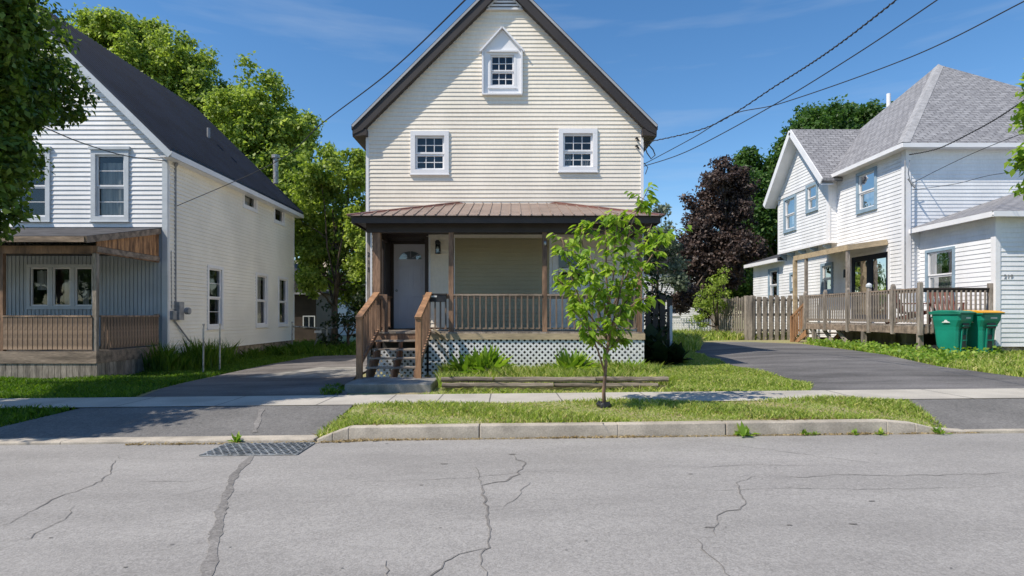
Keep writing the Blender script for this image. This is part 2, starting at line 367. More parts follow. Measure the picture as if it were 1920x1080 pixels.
kerbprof('kerb_flush', [-14, -9, -5.5, -2.41], [.03, .03, .03, .03], 7.33, 7.60, M['kerb'])
kerbprof('kerb_flush', [5.61, 9, 14], [.022, .022, .022], 7.40, 7.50, M['kerb'])
# sidewalk joints, cracks in the walk
mb = MB()
for x in (-5.9, -4.4, -2.9, -1.9, -1.15, -.35, .75, 2.1, 3.6, 5.2, 6.8, 8.4):
    z = float(S_(x)) + .0135; d = random.uniform(-.03, .03)
    mb.add([(x, 8.9, z), (x + .02, 8.9, z), (x + .02 + d, 10.0, z), (x + d, 10.0, z)], [(0, 1, 2, 3)])
o = mb.build('joint', M['crack'], None, recalc=False); tag(o, kind='structure'); o.name = 'sidewalk_joints'

def crack(pts, wpx=1.0, mat='crack', jit=.012, parent=road, off=.004, name='crack'):
    g = [Vector((*gpt(*p), 0)) for p in pts]
    P = []
    for i in range(len(g) - 1):
        n = max(2, int((g[i + 1] - g[i]).length / .07))
        for k in range(n): P.append(g[i].lerp(g[i + 1], k / n) + Vector((random.gauss(0, jit), random.gauss(0, jit), 0)))
    P.append(g[-1]); v = []; f = []
    for i, p in enumerate(P):
        d = (P[min(i + 1, len(P) - 1)] - P[max(i - 1, 0)]).normalized(); nrm = Vector((-d.y, d.x, 0))
        ww = wpx * (.85 + .25 * math.sin(i * .83 + wpx * 90) + random.uniform(-.12, .12)) * (.34 if mat == 'crack' else .46)
        if mat == 'crack': ww *= min(1, .25 + 3 * min(i, len(P) - 1 - i) / len(P))
        for sgn in (-1, 1):
            q = p + nrm * ww * sgn; v.append((q.x, q.y, float(G(q.x, q.y)) + off))
        if i: f.append((2 * i - 2, 2 * i - 1, 2 * i + 1, 2 * i))
    mb = MB(); mb.add(v, f); return mb.build(name, M[mat], parent, recalc=False)
crack([(478, 846), (470, 858), (440, 890), (424, 930), (408, 985), (400, 1030), (386, 1085)], .088, 'tar', .006, name='tar_seam')
crack([(490, 768), (484, 790), (478, 812)], .075, 'tar', .006, off=.010, name='tar_seam')
crack([(962, 850), (968, 862), (985, 868), (968, 890), (945, 902), (905, 910), (905, 922), (912, 950), (918, 975), (920, 1000), (918, 1025), (905, 1040), (905, 1060), (912, 1085)], .030)
crack([(905, 1028), (860, 1040), (830, 1055), (815, 1075), (790, 1085)], .022)
crack([(990, 905), (975, 930), (945, 950)], .012)
crack([(900, 910), (902, 890), (895, 878), (880, 876)], .012)
crack([(225, 855), (212, 870), (205, 890), (190, 902), (160, 915), (110, 932), (65, 955), (20, 980), (-10, 992)], .018)
crack([(138, 950), (130, 968), (95, 985), (55, 1010), (20, 1015)], .012)
crack([(722, 1055), (725, 1070), (728, 1085)], .014)
crack([(1415, 892), (1390, 903), (1385, 925), (1398, 940), (1380, 955), (1355, 960), (1345, 975), (1338, 990), (1342, 1005)], .018)
crack([(1312, 1010), (1320, 1030), (1345, 1055), (1375, 1085)], .014)
crack([(1240, 873), (1330, 876), (1380, 872), (1500, 873), (1560, 872)], .011)
crack([(1385, 895), (1430, 891), (1500, 896), (1580, 890), (1680, 893), (1800, 890), (1930, 886)], .014)
crack([(1290, 826), (1400, 838), (1530, 855), (1700, 878)], .010)
crack([(1240, 912), (1340, 920), (1480, 916), (1640, 918), (1900, 912)], .009)
crack([(700, 903), (860, 898), (1000, 884), (1120, 885)], .009)
crack([(180, 905), (330, 903), (420, 899)], .008)
crack([(320, 930), (380, 920), (430, 903)], .008)
mb = MB()
for i in range(26):   # small dark spots and stones lying on the road
    px, py = [(833, 870), (790, 910), (235, 1064), (1330, 989), (1480, 985), (960, 852), (725, 832), (1600, 983), (1635, 940), (1295, 889)][i] if i < 10 else (random.uniform(20, 1900), random.uniform(850, 1070))
    x, y = gpt(px, py); z = float(G(x, y)) + .0045; r = random.uniform(.012, .035) if i < 10 else random.uniform(.005, .012)
    n = 7; v = [(x + r * 1.6 * math.cos(6.28 * k / n) * random.uniform(.6, 1.1), y + r * .7 * math.sin(6.28 * k / n) * random.uniform(.6, 1.1), z) for k in range(n)]
    mb.add(v, [tuple(range(n))])
mb.build('stain', M['crack'], road, recalc=False)

# storm drain grate
dr = thing('drain_grate', 'steel storm drain grate with diamond mesh set in the road by the kerb', 'drain', (-2.9, 6.85, -.03))
x0, x1, y0, y1 = -3.42, -2.36, 6.60, 7.20
mb = MB(); mb.add([(x0, y0, -.028), (x1, y0, -.028), (x1, y1, -.028), (x0, y1, -.028)], [(0, 1, 2, 3)])
mb.v = [(x, y, float(Rd(x)) + .0045) for x, y, z in mb.v]; mb.build('pit', M['pit'], dr, recalc=False)
mb = MB()
zf = lambda x: float(Rd(x)) + .014
for (a, b) in (((x0, y0), (x1, y0)), ((x0, y1), (x1, y1)), ((x0, y0), (x0, y1)), ((x1, y0), (x1, y1))):
    mb.bar((*a, zf(a[0]) - .004), (*b, zf(b[0]) - .004), .014, .012)
mb.build('frame', M['iron'], dr)
mb = MB(); st = .085
for k in range(-12, 20):
    for sg in (1, -1):
        xa = x0 + k * st; dx = .36 * sg   # diamond bars
        pts = []
        a = Vector((xa, y0, 0)); b = Vector((xa + dx, y1, 0))
        t0, t1 = 0.0, 1.0
        for lim, sgn in ((x0, 1), (x1, -1)):
            fa = (a.x - lim) * sgn; fb = (b.x - lim) * sgn
            if fa < 0 and fb < 0: t0 = 2
            elif fa < 0: t0 = max(t0, fa / (fa - fb))
            elif fb < 0: t1 = min(t1, fa / (fa - fb))
        if t0 < t1:
            p, q = a.lerp(b, t0), a.lerp(b, t1); p.z = zf(p.x) + (.001 if sg > 0 else -.002); q.z = zf(q.x) + (.001 if sg > 0 else -.002)
            mb.bar(p, q, .016, .012)
mb.build('bars', M['iron'], dr)

# ------------------------------------------------------------------ framed walls, siding, windows
class Fr:
    """wall frame: a along the wall, z up, d outward"""
    def __init__(s, o, u, n): s.o = Vector(o); s.u = Vector(u); s.n = Vector(n)
    def P(s, a, z, d=0.0): v = s.o + s.u * a + s.n * d; return (v.x, v.y, z)
def fbox(mb, fr, a0, a1, z0, z1, d0, d1):
    mb.hexa([fr.P(a0, z0, d0), fr.P(a1, z0, d0), fr.P(a1, z0, d1), fr.P(a0, z0, d1), fr.P(a0, z1, d0), fr.P(a1, z1, d0), fr.P(a1, z1, d1), fr.P(a0, z1, d1)])
def fring(mb, fr, a0, a1, z0, z1, w, d0, d1, wt=None, wb=None):
    wt = w if wt is None else wt; wb = w if wb is None else wb
    fbox(mb, fr, a0, a1, z1 - wt, z1, d0, d1); fbox(mb, fr, a0, a1, z0, z0 + wb, d0, d1)
    fbox(mb, fr, a0, a0 + w, z0 + wb, z1 - wt, d0, d1); fbox(mb, fr, a1 - w, a1, z0 + wb, z1 - wt, d0, d1)
def siding(fr, z0, z1, L, Rr, course=.1, lip=.012, holes=(), extra=(), wob=.0015, seams=True):
    mb = MB(); rs = random.Random(int(z0 * 100 + course * 1000 + fr.o.x * 7))
    bz = set(); k = 0; zc = z0
    cz = []
    while zc < z1 - 1e-6: cz.append(zc); zc += course
    cz.append(z1)
    for i in range(len(cz) - 1):
        c0, c1 = cz[i], cz[i + 1]; lp = lip + rs.uniform(-wob, wob); lp2 = lip + rs.uniform(-wob, wob)
        br = sorted({c0, c1} | {h[j] for h in holes for j in (2, 3) if c0 < h[j] < c1} | {e for e in extra if c0 < e < c1})
        sx = []
        for s0, s1 in zip(br[:-1], br[1:]):
            zm = .5 * (s0 + s1); iv = [(L(s0), Rr(s0), L(s1), Rr(s1))]
            segs = [[L(zm), Rr(zm)]]
            for h in holes:
                if h[2] < zm < h[3]:
                    ns = []
                    for a, b in segs:
                        if h[0] > a and h[0] < b: ns.append([a, h[0]])
                        if h[1] < b and h[1] > a: ns.append([h[1], b])
                        if h[0] >= b or h[1] <= a: ns.append([a, b])
                    segs = ns
            for a, b in segs:
                a0 = L(s0) if abs(a - L(zm)) < 1e-6 else a; a1 = L(s1) if abs(a - L(zm)) < 1e-6 else a
                b0 = Rr(s0) if abs(b - Rr(zm)) < 1e-6 else b; b1 = Rr(s1) if abs(b - Rr(zm)) < 1e-6 else b
                if b0 - a0 < .002 and b1 - a1 < .002: continue
                def dep(z, l): return l * (1 - (z - c0) / (c1 - c0)) + .002
                n = max(1, int((b - a) / 1.1)); 
                for q in range(n):
                    f0, f1 = q / n, (q + 1) / n
                    l0 = lp + (lp2 - lp) * f0 + .0018 * math.sin(q * 2.3 + i); l1 = lp + (lp2 - lp) * f1 + .0018 * math.sin((q + 1) * 2.3 + i)
                    A0 = a0 + (b0 - a0) * f0; A1 = a0 + (b0 - a0) * f1; B0 = a1 + (b1 - a1) * f0; B1 = a1 + (b1 - a1) * f1
                    mb.add([fr.P(A0, s0, dep(s0, l0)), fr.P(A1, s0, dep(s0, l1)), fr.P(B1, s1, dep(s1, l1)), fr.P(B0, s1, dep(s1, l0))], [(0, 1, 2, 3)])
                    if s0 == c0:
                        mb.add([fr.P(A0, s0, -.004), fr.P(A1, s0, -.004), fr.P(A1, s0, dep(s0, l1)), fr.P(A0, s0, dep(s0, l0))], [(0, 1, 2, 3)])
    return mb
def window(house, fr, a0, a1, z0, z1, casing=.10, sash=.045, cols=1, rows=1, mat_c='trim', mat_s='trim', proud=.045, rec=.05, split=True, curtain=None, glass='glass', head=0, name='window', label=None, mun=.018):
    """casing ring proud of the wall (thing part) with sash, pane, interior, curtain below it"""
    mb = MB(); fring(mb, fr, a0, a1, z0, z1, casing, -.12, proud)
    fbox(mb, fr, a0 - .015, a1 + .015, z0 - .03, z0 - .001, -.02, proud + .02)
    if head: fbox(mb, fr, a0 - .04, a1 + .04, z1 + .001, z1 + head, -.02, proud + .035)
    c = mb.build(name, M[mat_c], house, bevel=.004)
    if label: c['label'] = label
    b0, b1, y0, y1 = a0 + casing + .002, a1 - casing - .002, z0 + casing + .002, z1 - casing - .002
    s = MB(); zm = (y0 + y1) / 2; dz = proud - .02 - rec
    if split:
        fring(s, fr, b0, b1, zm - sash / 2, y1, sash, dz - .03, dz + .012); fring(s, fr, b0, b1, y0, zm - sash / 2 - .002, sash, dz - .055, dz - .012)
        halves = [(zm + sash / 2, y1 - sash, dz), (y0 + sash, zm - sash * 1.5, dz - .03)]
    else:
        fring(s, fr, b0, b1, y0, y1, sash, dz - .03, dz + .01); halves = [(y0 + sash, y1 - sash, dz)]
    for (h0, h1, d) in halves:
        for k in range(1, cols):
            x = b0 + sash + (b1 - b0 - 2 * sash) * k / cols; fbox(s, fr, x - mun / 2, x + mun / 2, h0, h1, d - .022, d - .004)
        for k in range(1, rows):
            x = h0 + (h1 - h0) * k / rows; fbox(s, fr, b0 + sash, b1 - sash, x - mun / 2, x + mun / 2, d - .024, d - .006)
    s.build('sash', M[mat_s], c, bevel=.003)
    g = MB()
    for (h0, h1, d) in halves:
        g.add([fr.P(b0 + sash * .5, h0 - sash * .4, d - .026), fr.P(b1 - sash * .5, h0 - sash * .4, d - .026), fr.P(b1 - sash * .5, h1 + sash * .4, d - .026), fr.P(b0 + sash * .5, h1 + sash * .4, d - .026)], [(0, 1, 2, 3)])
    g.build('pane', M[glass], c, recalc=False)
    r = MB(); D = -.55
    q0, q1, w0, w1 = b0 - .05, b1 + .05, y0 - .05, y1 + .05
    r.add([fr.P(q0, w0, D), fr.P(q1, w0, D), fr.P(q1, w1, D), fr.P(q0, w1, D), fr.P(q0, w0, -.125), fr.P(q1, w0, -.125), fr.P(q1, w1, -.125), fr.P(q0, w1, -.125)],
          [(0, 1, 2, 3), (0, 1, 5, 4), (1, 2, 6, 5), (2, 3, 7, 6), (3, 0, 4, 7)])
    r.build('room', M['room'], c, recalc=False)
    if curtain:
        for (ca, cb, cz0, cz1) in curtain:
            k = MB()
            A = b0 + (b1 - b0) * ca; B = b0 + (b1 - b0) * cb; Z0 = y0 + (y1 - y0) * cz0; Z1 = y0 + (y1 - y0) * cz1; n = 14
            vs = []; 
            for i in range(n + 1):
                t = A + (B - A) * i / n; dd = -.20 + .018 * math.sin(i * 2.1) ; vs += [fr.P(t, Z0, dd), fr.P(t, Z1, dd)]
            k.add(vs, [(2 * i, 2 * i + 2, 2 * i + 3, 2 * i + 1) for i in range(n)])
            k.build('curtain', M['curtain'], c, recalc=False)
    return c
def corner(house, fr, a0, a1, z0, z1, d1=.028, mat='trim', name='corner_board'):
    mb = MB(); fbox(mb, fr, a0, a1, z0, z1, -.03, d1); return mb.build(name, M[mat], house)

def text_mesh(s, fr, a, z, h, d, mat, parent, name, up=False):
    cu = bpy.data.curves.new(name, 'FONT'); cu.body = s; cu.size = h * 1.4; cu.extrude = .004; cu.align_x = 'CENTER'; cu.align_y = 'CENTER'
    to = bpy.data.objects.new(name, cu); COL.objects.link(to)
    bpy.context.view_layer.update()
    me = bpy.data.meshes.new_from_object(to.evaluated_get(bpy.context.evaluated_depsgraph_get()))
    bpy.data.objects.remove(to)
    base = OFF[parent.name]
    for v in me.vertices:
        p = Vector(fr.P(a + v.co.x, z + v.co.y, d + v.co.z)) - base; v.co = p
    me.materials.clear(); me.materials.append(mat)
    o = bpy.data.objects.new(name, me); COL.objects.link(o); o.parent = parent; o.location = (0, 0, 0); OFF[o.name] = base
    return o

# ================================================================== CREAM HOUSE
H = thing('cream_house', 'cream vinyl-sided gable house with brown metal roof, front porch and white lattice skirt', 'house', (0, 14.87, .25))
YF = 14.87; XC = -.18
fr = Fr((0, YF, 0), (1, 0, 0), (0, -1, 0))
HW = 3.39
def cl(z): return XC - max(0.0, min(HW, 9.62 - z))
def cr(z): return XC + max(0.0, min(HW, 9.62 - z))
wins = [(-2.5, -1.553, 4.987, 6.05), (1.145, 2.105, 5.05, 6.105), (1.0, 2.02, 2.13, 3.17)]
pan_ = (-1.41, .925, 1.16, 3.42)
holes = [pan_] + [(a + .02, b - .02, c + .02, d - .02) for a, b, c, d in wins] + [(-3.13, -2.14, 1.15, 3.42), (-.60, .12, 7.06, 8.0)]
siding(fr, 1.12, 9.35, cl, cr, .1, .017, holes, extra=(6.13,)).build('wall', M['cream'], H, recalc=False)
siding(fr, 1.16, 3.42, lambda z: pan_[0], lambda z: pan_[1], .1, .024).build('wall_panel', M['porch_shade'], H, recalc=False)
# side and back walls
frR = Fr((3.21, 14.88, 0), (0, 1, 0), (1, 0, 0)); frL = Fr((-3.57, 14.88, 0), (0, 1, 0), (-1, 0, 0))
siding(frR, .5, 6.1, lambda z: 0, lambda z: 10.2, .1, .012).build('wall', M['cream'], H, recalc=False)
siding(frL, .5, 6.1, lambda z: 0, lambda z: 10.2, .1, .012).build('wall', M['cream'], H, recalc=False)
mb = MB(); mb.prism([(-3.56, .2), (3.20, .2), (3.20, 6.1), (XC, 9.42), (-3.56, 6.1)], 'y', 25.0, 25.1); mb.build('wall', M['cream'], H)
mb = MB(); mb.box(-3.60, 3.24, 14.99, 25.0, .1, .52); mb.build('foundation', M['stone'], H)
corner(H, fr, -3.60, -3.53, 1.1, 6.08); corner(H, fr, 3.17, 3.24, 1.1, 6.08)
# roof slabs, ribs
def cs(t): return t
mb = MB()
for s in (-1, 1):
    a = XC; mb.prism([(a, 9.86), (a + s * 3.72, 6.14), (a + s * 3.72, 6.02), (a, 9.74)], 'y', 14.63, 25.35)
mb.build('roof', M['brown'], H)
mb = MB()
for s in (-1, 1):
    y = 14.75
    while y < 25.3:
        mb.bar((XC, y, 9.872), (XC + s * 3.72, y, 6.152), .04, .025, up=(s, 0, 1)); y += .23
mb.build('roof_ribs', M['brown'], H)
mb = MB()
for s in (-1, 1):
    mb.prism([(XC, 9.75), (XC + s * 3.70, 6.05), (XC + s * 3.70, 5.90), (XC + s * 3.46, 6.02), (XC, 9.48)], 'y', 14.645, 14.665)
mb.build('rake_board', M['brown'], H)
mb = MB()
for s in (-1, 1):
    mb.bar((XC + s * .01, 14.628, 9.79), (XC + s * 3.70, 14.628, 6.10), .02, .05, up=(s, 0, 1))
mb.build('drip_edge', M['brown_edge'], H)
mb = MB()
for s in (-1, 1):   # sloped soffit under the rake and the side eaves
    mb.prism([(XC, 9.53), (XC + s * 3.42, 6.11), (XC + s * 3.42, 6.08), (XC, 9.50)], 'y', 14.66, 14.90)
    mb.prism([(XC + s * 3.36, 5.90), (XC + s * 3.70, 5.86), (XC + s * 3.70, 6.05), (XC + s * 3.36, 6.05)], 'y', 14.66, 25.3)
mb.build('soffit', M['beam'], H)
# gable vent
mb = MB()
zb, zt = 9.04, 9.40
mb.prism([(XC - .45, zb), (XC + .45, zb), (XC, zt + .09)], 'y', YF - .02, YF - .045); mb.build('vent_back', M['black'], H)
gv = MB()
gv.bar((XC - .45, YF - .06, zb), (XC + .45, YF - .06, zb), .05, .05)
for s in (-1, 1): gv.bar((XC + s * .45, YF - .06, zb), (XC, YF - .06, zt + .09), .05, .05, up=(s, 0, 1))
for k in range(1, 4):
    z = zb + .085 * k; hw = .45 - .085 * k - .03
    gv.bar((XC - hw, YF - .065, z), (XC + hw, YF - .065, z), .035, .045)
gv.build('gable_vent', M['trim'], H)
# side windows of the front wall
window(H, fr, *wins[0], casing=.115, cols=3, rows=2, proud=.05, rec=.06)
window(H, fr, *wins[1], casing=.115, cols=3, rows=2, proud=.05, rec=.06, curtain=[(.02, .3, 0, .45), (.62, .98, 0, .3)])
window(H, fr, *wins[2], casing=.10, cols=1, rows=1, proud=.04)
# hooded gable window
t = MB()
x0, x1, zb, zs, zp = -.72, .24, 6.96, 8.02, 8.54; xm = (x0 + x1) / 2
i0, i1, j0, j1 = -.58, .10, 7.12, 7.98
fbox(t, fr, x0, x1, zb, j0, -.02, .03); fbox(t, fr, x0, i0, j0, j1, -.02, .03); fbox(t, fr, i1, x1, j0, j1, -.02, .03)
t.prism([(x0, j1), (x1, j1), (x1, zs), (xm, zp), (x0, zs)], 'y', YF + .02, YF - .03)
hp = t.build('window_surround', M['trim'], H)
t = MB()
for s in (-1, 1):
    xe = xm + s * (.48 + .06); t.bar((xe, YF - .065, zs - .04), (xm, YF - .065, zp + .04), .13, .035, up=(s, 0, 1.1))
    fbox(t, fr, xm + s * .48 - .02, xm + s * .48 + .02, zb, zs, .03, .09)
fbox(t, fr, x0 - .01, x1 + .01, zb - .035, zb - .002, -.01, .10); fbox(t, fr, i0 - .04, i1 + .04, j1 + .002, j1 + .045, .03, .085)
t.build('hood_trim', M['trim'], hp)
window(H, fr, i0, i1, j0, j1, casing=.055, cols=3, rows=2, proud=.036, rec=.035, sash=.035)
# round sticker / toy on the gable window sill
# ---- porch
YP = 13.07
PL, PR = -3.10, 2.86
mb = MB()
n = 42
for i in range(13):
    y = YP - .03 + i * .141
    mb.box(PL, PR, y, y + .136, 1.115, 1.15)
mb.build('porch_floor', M['grey_wood'], H)
mb = MB(); mb.box(-1.82, PR + .015, YP - .055, YP - .012, .985, 1.115); mb.build('rim_board', M['tan'], H)
for bx_ in ((PL, -1.82, YP - .012, YP + .03, .93, 1.11), (PR - .03, PR, YP, 14.86, .985, 1.112), (PL, PL + .03, YP + .03, 14.86, .985, 1.112)): mb = MB(); mb.box(*bx_); mb.build('rim_board', M['post'], H)
# lattice panels
def lattice(a0, a1, z0, z1, Y, pitch=.128, w=.036, name='lattice_panel', side=None):
    mb = MB()
    for lay, sg in ((0, 1), (1, -1)):
        k = a0 - (z1 - z0) - .02 if sg > 0 else a0
        while k < a1 + (z1 - z0):
            # strip centre line: x = k + sg*(z-z0)
            def cl_(off):
                p = []
                za, zb_ = z0, z1
                xa, xb = k + off, k + off + sg * (z1 - z0)
                t0, t1 = 0, 1
                if xa < a0: t0 = max(t0, (a0 - xa) / (xb - xa)) if xb > xa else 2
                if xb < a0: t1 = min(t1, (a0 - xa) / (xb - xa)) if xb < xa else -1
                if xa > a1: t0 = max(t0, (a1 - xa) / (xb - xa)) if xb < xa else 2
                if xb > a1: t1 = min(t1, (a1 - xa) / (xb - xa)) if xb > xa else -1
                if t1 <= t0: return None
                return [(xa + (xb - xa) * t, za + (zb_ - za) * t) for t in (t0, t1)]
            c1, c2 = cl_(-w * .86), cl_(w * .86)
            if c1 and c2:
                y = Y - .008 * lay
                P = [c1[0], c2[0], c2[1], c1[1]]
                if side is None: f_, b_ = [(x, y, z) for x, z in P], [(x, y + .007, z) for x, z in P]
                else: f_, b_ = [(side - .008 * lay, x, z) for x, z in P], [(side - .008 * lay + .007, x, z) for x, z in P]
                mb.hexa(b_ + f_)
            k += pitch
    return mb.build(name, M['lattice'], H)
lattice(-1.80, PR, .16, .985, YP - .02)
lattice(-3.0, -1.86, .10, .78, YP + .02)
lattice(YP, 14.8, .2, .985, 0, side=PR - .005)
mb = MB(); mb.box(-3.05, PR - .1, 14.2, 14.25, 0, 1.1); mb.build('foundation', M['pit'], H)  # near-black sheet; shade behind the lattice put in as colour
# porch posts
posts = []
for (a, b, m) in ((-1.376, -1.27, 'post'), (.66, .765, 'post'), (2.72, 2.83, 'post')):
    mb = MB(); mb.box(a, b, YP, YP + .105, 1.15, 3.34); mb.build('porch_post', M[m], H, bevel=.006)
mb = MB(); mb.box(-3.035, -2.86, YP + .02, YP + .16, 1.15, 3.34); mb.build('porch_post', M['post'], H, bevel=.006)
mb = MB(); mb.box(-3.155, -3.075, YP + .03, YP + .12, .2, 3.34); nb = mb.build('porch_post', M['grey_wood'], H, bevel=.004)
mb = MB(); mb.box(-3.073, -3.045, YP + .01, YP + .04, 1.15, 3.30); mb.build('trim_strip', M['trim'], H)
fp = Fr((0, YP + .03, 0), (1, 0, 0), (0, -1, 0))
for ch, z in (('2', 2.83), ('1', 2.66), ('5', 2.50)): text_mesh(ch, fp, -3.115, z, .095, .005, M['black'], nb, 'house_number')
# beam, fascia, ceiling
mb = MB(); mb.box(-3.16, 2.87, YP - .02, YP + .13, 3.305, 3.50); mb.build('porch_beam', M['beam'], H, bevel=.004)
mb = MB(); mb.box(-3.40, 3.14, 12.745, 12.775, 3.46, 3.60); mb.box(-3.40, -3.37, 12.776, 14.85, 3.46, 3.60); mb.box(3.11, 3.14, 12.776, 14.85, 3.46, 3.60); mb.build('porch_fascia', M['beam'], H)
mb = MB(); mb.box(-3.368, 3.108, 12.78, 14.85, 3.501, 3.53); mb.build('porch_ceiling', M['beam'], H)
for bx_ in ((-3.14, -3.06), (2.78, 2.86)): mb = MB(); mb.box(*bx_, YP + .13, 14.85, 3.305, 3.50); mb.build('porch_beam', M['beam'], H)
# hip roof of the porch
E0, E1, ye, zw, ze = -3.47, 3.21, 12.68, 4.27, 3.615
I0, I1 = -1.32, 1.06
mb = MB()
def q(x, y, z): return (x, y, z)
mb.add([(E0, ye, ze), (E1, ye, ze), (I1, 14.86, zw), (I0, 14.86, zw), (E0, 14.86, ze), (E1, 14.86, ze)], [(0, 1, 2, 3), (0, 3, 4), (1, 5, 2)])
mb.add([(E0, ye, ze - .012), (E1, ye, ze - .012), (I1, 14.86, zw - .012), (I0, 14.86, zw - .012), (E0, 14.86, ze - .012), (E1, 14.86, ze - .012)], [(3, 2, 1, 0), (4, 3, 0), (2, 5, 1)])
for a, b in (((E0, ye), (E1, ye)), ((E0, ye), (E0, 14.86)), ((E1, ye), (E1, 14.86))):
    mb.add([(*a, ze - .012), (*b, ze - .012), (*b, ze), (*a, ze)], [(0, 1, 2, 3)])
x = E0 + .06
while x < E1:
    # rib runs up the front slope until it meets the hip
    if x < I0: tt = (x - E0) / (I0 - E0)
    elif x > I1: tt = (E1 - x) / (E1 - I1)
    else: tt = 1
    mb.bar((x, ye - .008, ze + .008), (x, ye + (14.86 - ye) * tt, ze + (zw - ze) * tt + .008), .028, .022)
    x += .2245
porch_roof = mb.build('porch_roof', M['roof_brown'], H, recalc=False)
for a, b in (((E0, ye, ze), (I0, 14.84, zw)), ((E1, ye, ze), (I1, 14.84, zw))):
    mb = MB()
    a = Vector(a); b = Vector(b); sgn = 1 if b.x > a.x else -1
    d = Vector((0, 0, .03))
    n1 = Vector((.12 * sgn, -.0, -.012)); 
    mb.add([a + d * .6, b + d, b + d + Vector((.15 * sgn, 0, -.028)), a + d * .2 + Vector((.15 * sgn, 0, -.01)), a + Vector((0, .15, -.01)), b + d + Vector((-.0, .0, -.02))], [(0, 1, 2, 3), (0, 4, 5, 1)])
    mb.bar(a + d * .5, b + d, .10, .012, up=(0, -.3, 1))
    mb.build('hip_cap', M['roof_cap'], porch_roof)
# door alcove
mb = MB()
RY = 15.62
mb.box(-3.16, -3.125, YF - .03, RY, 1.15, 3.42); mb.box(-2.145, -2.11, YF - .03, RY, 1.15, 3.42); mb.box(-3.16, -2.11, YF - .03, RY, 3.42, 3.46)
mb.box(-3.124, -3.06, RY - .05, RY + .02, 1.15, 3.42); mb.box(-2.20, -2.146, RY - .05, RY + .02, 1.15, 3.42); mb.box(-3.06, -2.20, RY - .05, RY + .02, 3.35, 3.42)
mb.box(-3.124, -2.146, YF - .02, RY, 1.12, 1.16)
al = mb.build('entry', M['beam'], H)
mb = MB(); mb.box(-3.30, -3.162, YF - .05, YF + .02, 1.15, 3.45); mb.box(-2.109, -2.06, YF - .045, YF + .02, 1.15, 3.45); mb.box(-3.30, -2.06, YF - .048, YF + .02, 3.461, 3.50)
mb.build('door_casing', M['beam'], H)
mb = MB()
fd = Fr((0, RY, 0), (1, 0, 0), (0, -1, 0))
da, db, dz0, dz1 = -3.06, -2.20, 1.17, 3.35
fbox(mb, fd, da, db, dz0, dz1, -.02, .02)
dm = (da + db) / 2
for (a, b, c, d) in ((da + .12, dm - .05, dz0 + .22, dz0 + .85), (dm + .05, db - .12, dz0 + .22, dz0 + .85), (da + .12, dm - .05, dz0 + 1.0, dz0 + 1.62), (dm + .05, db - .12, dz0 + 1.0, dz0 + 1.62)):
    fring(mb, fd, a, b, c, d, .022, .0195, .032); fbox(mb, fd, a + .05, b - .05, c + .05, d - .05, .0195, .028)
mb.add([fd.P(dm - .33, dz0 + 1.76, .021)] , [])
door = mb.build('door', M['door'], H, bevel=.003)
mb = MB()
pts = [(dm - .29, dz0 + 1.78), (dm + .29, dz0 + 1.78)] + [(dm + .29 * math.cos(t), dz0 + 1.80 + .20 * math.sin(t)) for t in np.linspace(0, math.pi, 12)]
mb.add([fd.P(a, z, .0225) for a, z in pts], [tuple(range(len(pts)))])
mb.build('fanlight', M['glass_d'], door, recalc=False)
mb = MB()
for t in np.linspace(0, math.pi, 15)[:-1]:
    t2 = t + math.pi / 14
    mb.bar(fd.P(dm + .30 * math.cos(t), dz0 + 1.80 + .21 * math.sin(t), .026), fd.P(dm + .30 * math.cos(t2), dz0 + 1.80 + .21 * math.sin(t2), .026), .02, .02)
mb.bar(fd.P(dm - .3, dz0 + 1.78, .026), fd.P(dm + .3, dz0 + 1.78, .026), .02, .02)
for t in (.7, 1.57, 2.44): mb.bar(fd.P(dm + .06 * math.cos(t), dz0 + 1.8 + .04 * math.sin(t), .026), fd.P(dm + .29 * math.cos(t), dz0 + 1.80 + .2 * math.sin(t), .026), .01, .012)
mb.build('fanlight_frame', M['door'], door)
mb = MB(); mb.lathe([(.012, 0), (.03, .02), (.032, .045), (.015, .06)], (0, 0, 0), 10); mb.v = [fd.P(da + .08 + x, dz0 + .98 + y, .02 + z) for x, y, z in mb.v]
mb.build('handle', M['iron'], door)
# white strip beside door and trim board on the wall
corner(H, fr, -1.47, -1.41, 1.15, 3.42, .022); corner(H, fr, .92, .985, 1.15, 3.42, .022); corner(H, fr, -2.055, -2.01, 1.15, 3.42, .02)
# wall lantern
wl = MB(); fbox(wl, fr, -1.88, -1.76, 3.02, 3.32, .012, .04); fbox(wl, fr, -1.875, -1.765, 3.26, 3.30, .04, .17); fbox(wl, fr, -1.875, -1.765, 3.02, 3.045, .04, .16)
for a in (-1.872, -1.778):
    for d in (.05, .148): fbox(wl, fr, a, a + .012, 3.045, 3.26, d, d + .012)
wl.prism([(-1.885, 3.30), (-1.755, 3.30), (-1.79, 3.35), (-1.85, 3.35)], 'y', YF - .04, YF - .17)
wlo = wl.build('wall_lamp', M['black'], H, bevel=.003)
g = MB(); fbox(g, fr, -1.862, -1.778, 3.05, 3.255, .055, .145); g.build('lamp_glass', M['glass'], wlo)
g = MB(); g.lathe([(.018, 0), (.03, .05), (.03, .1), (.012, .13)], (-1.82, YF - .10, 3.07), 10); g.build('bulb', M['paper'], wlo, smooth=True)
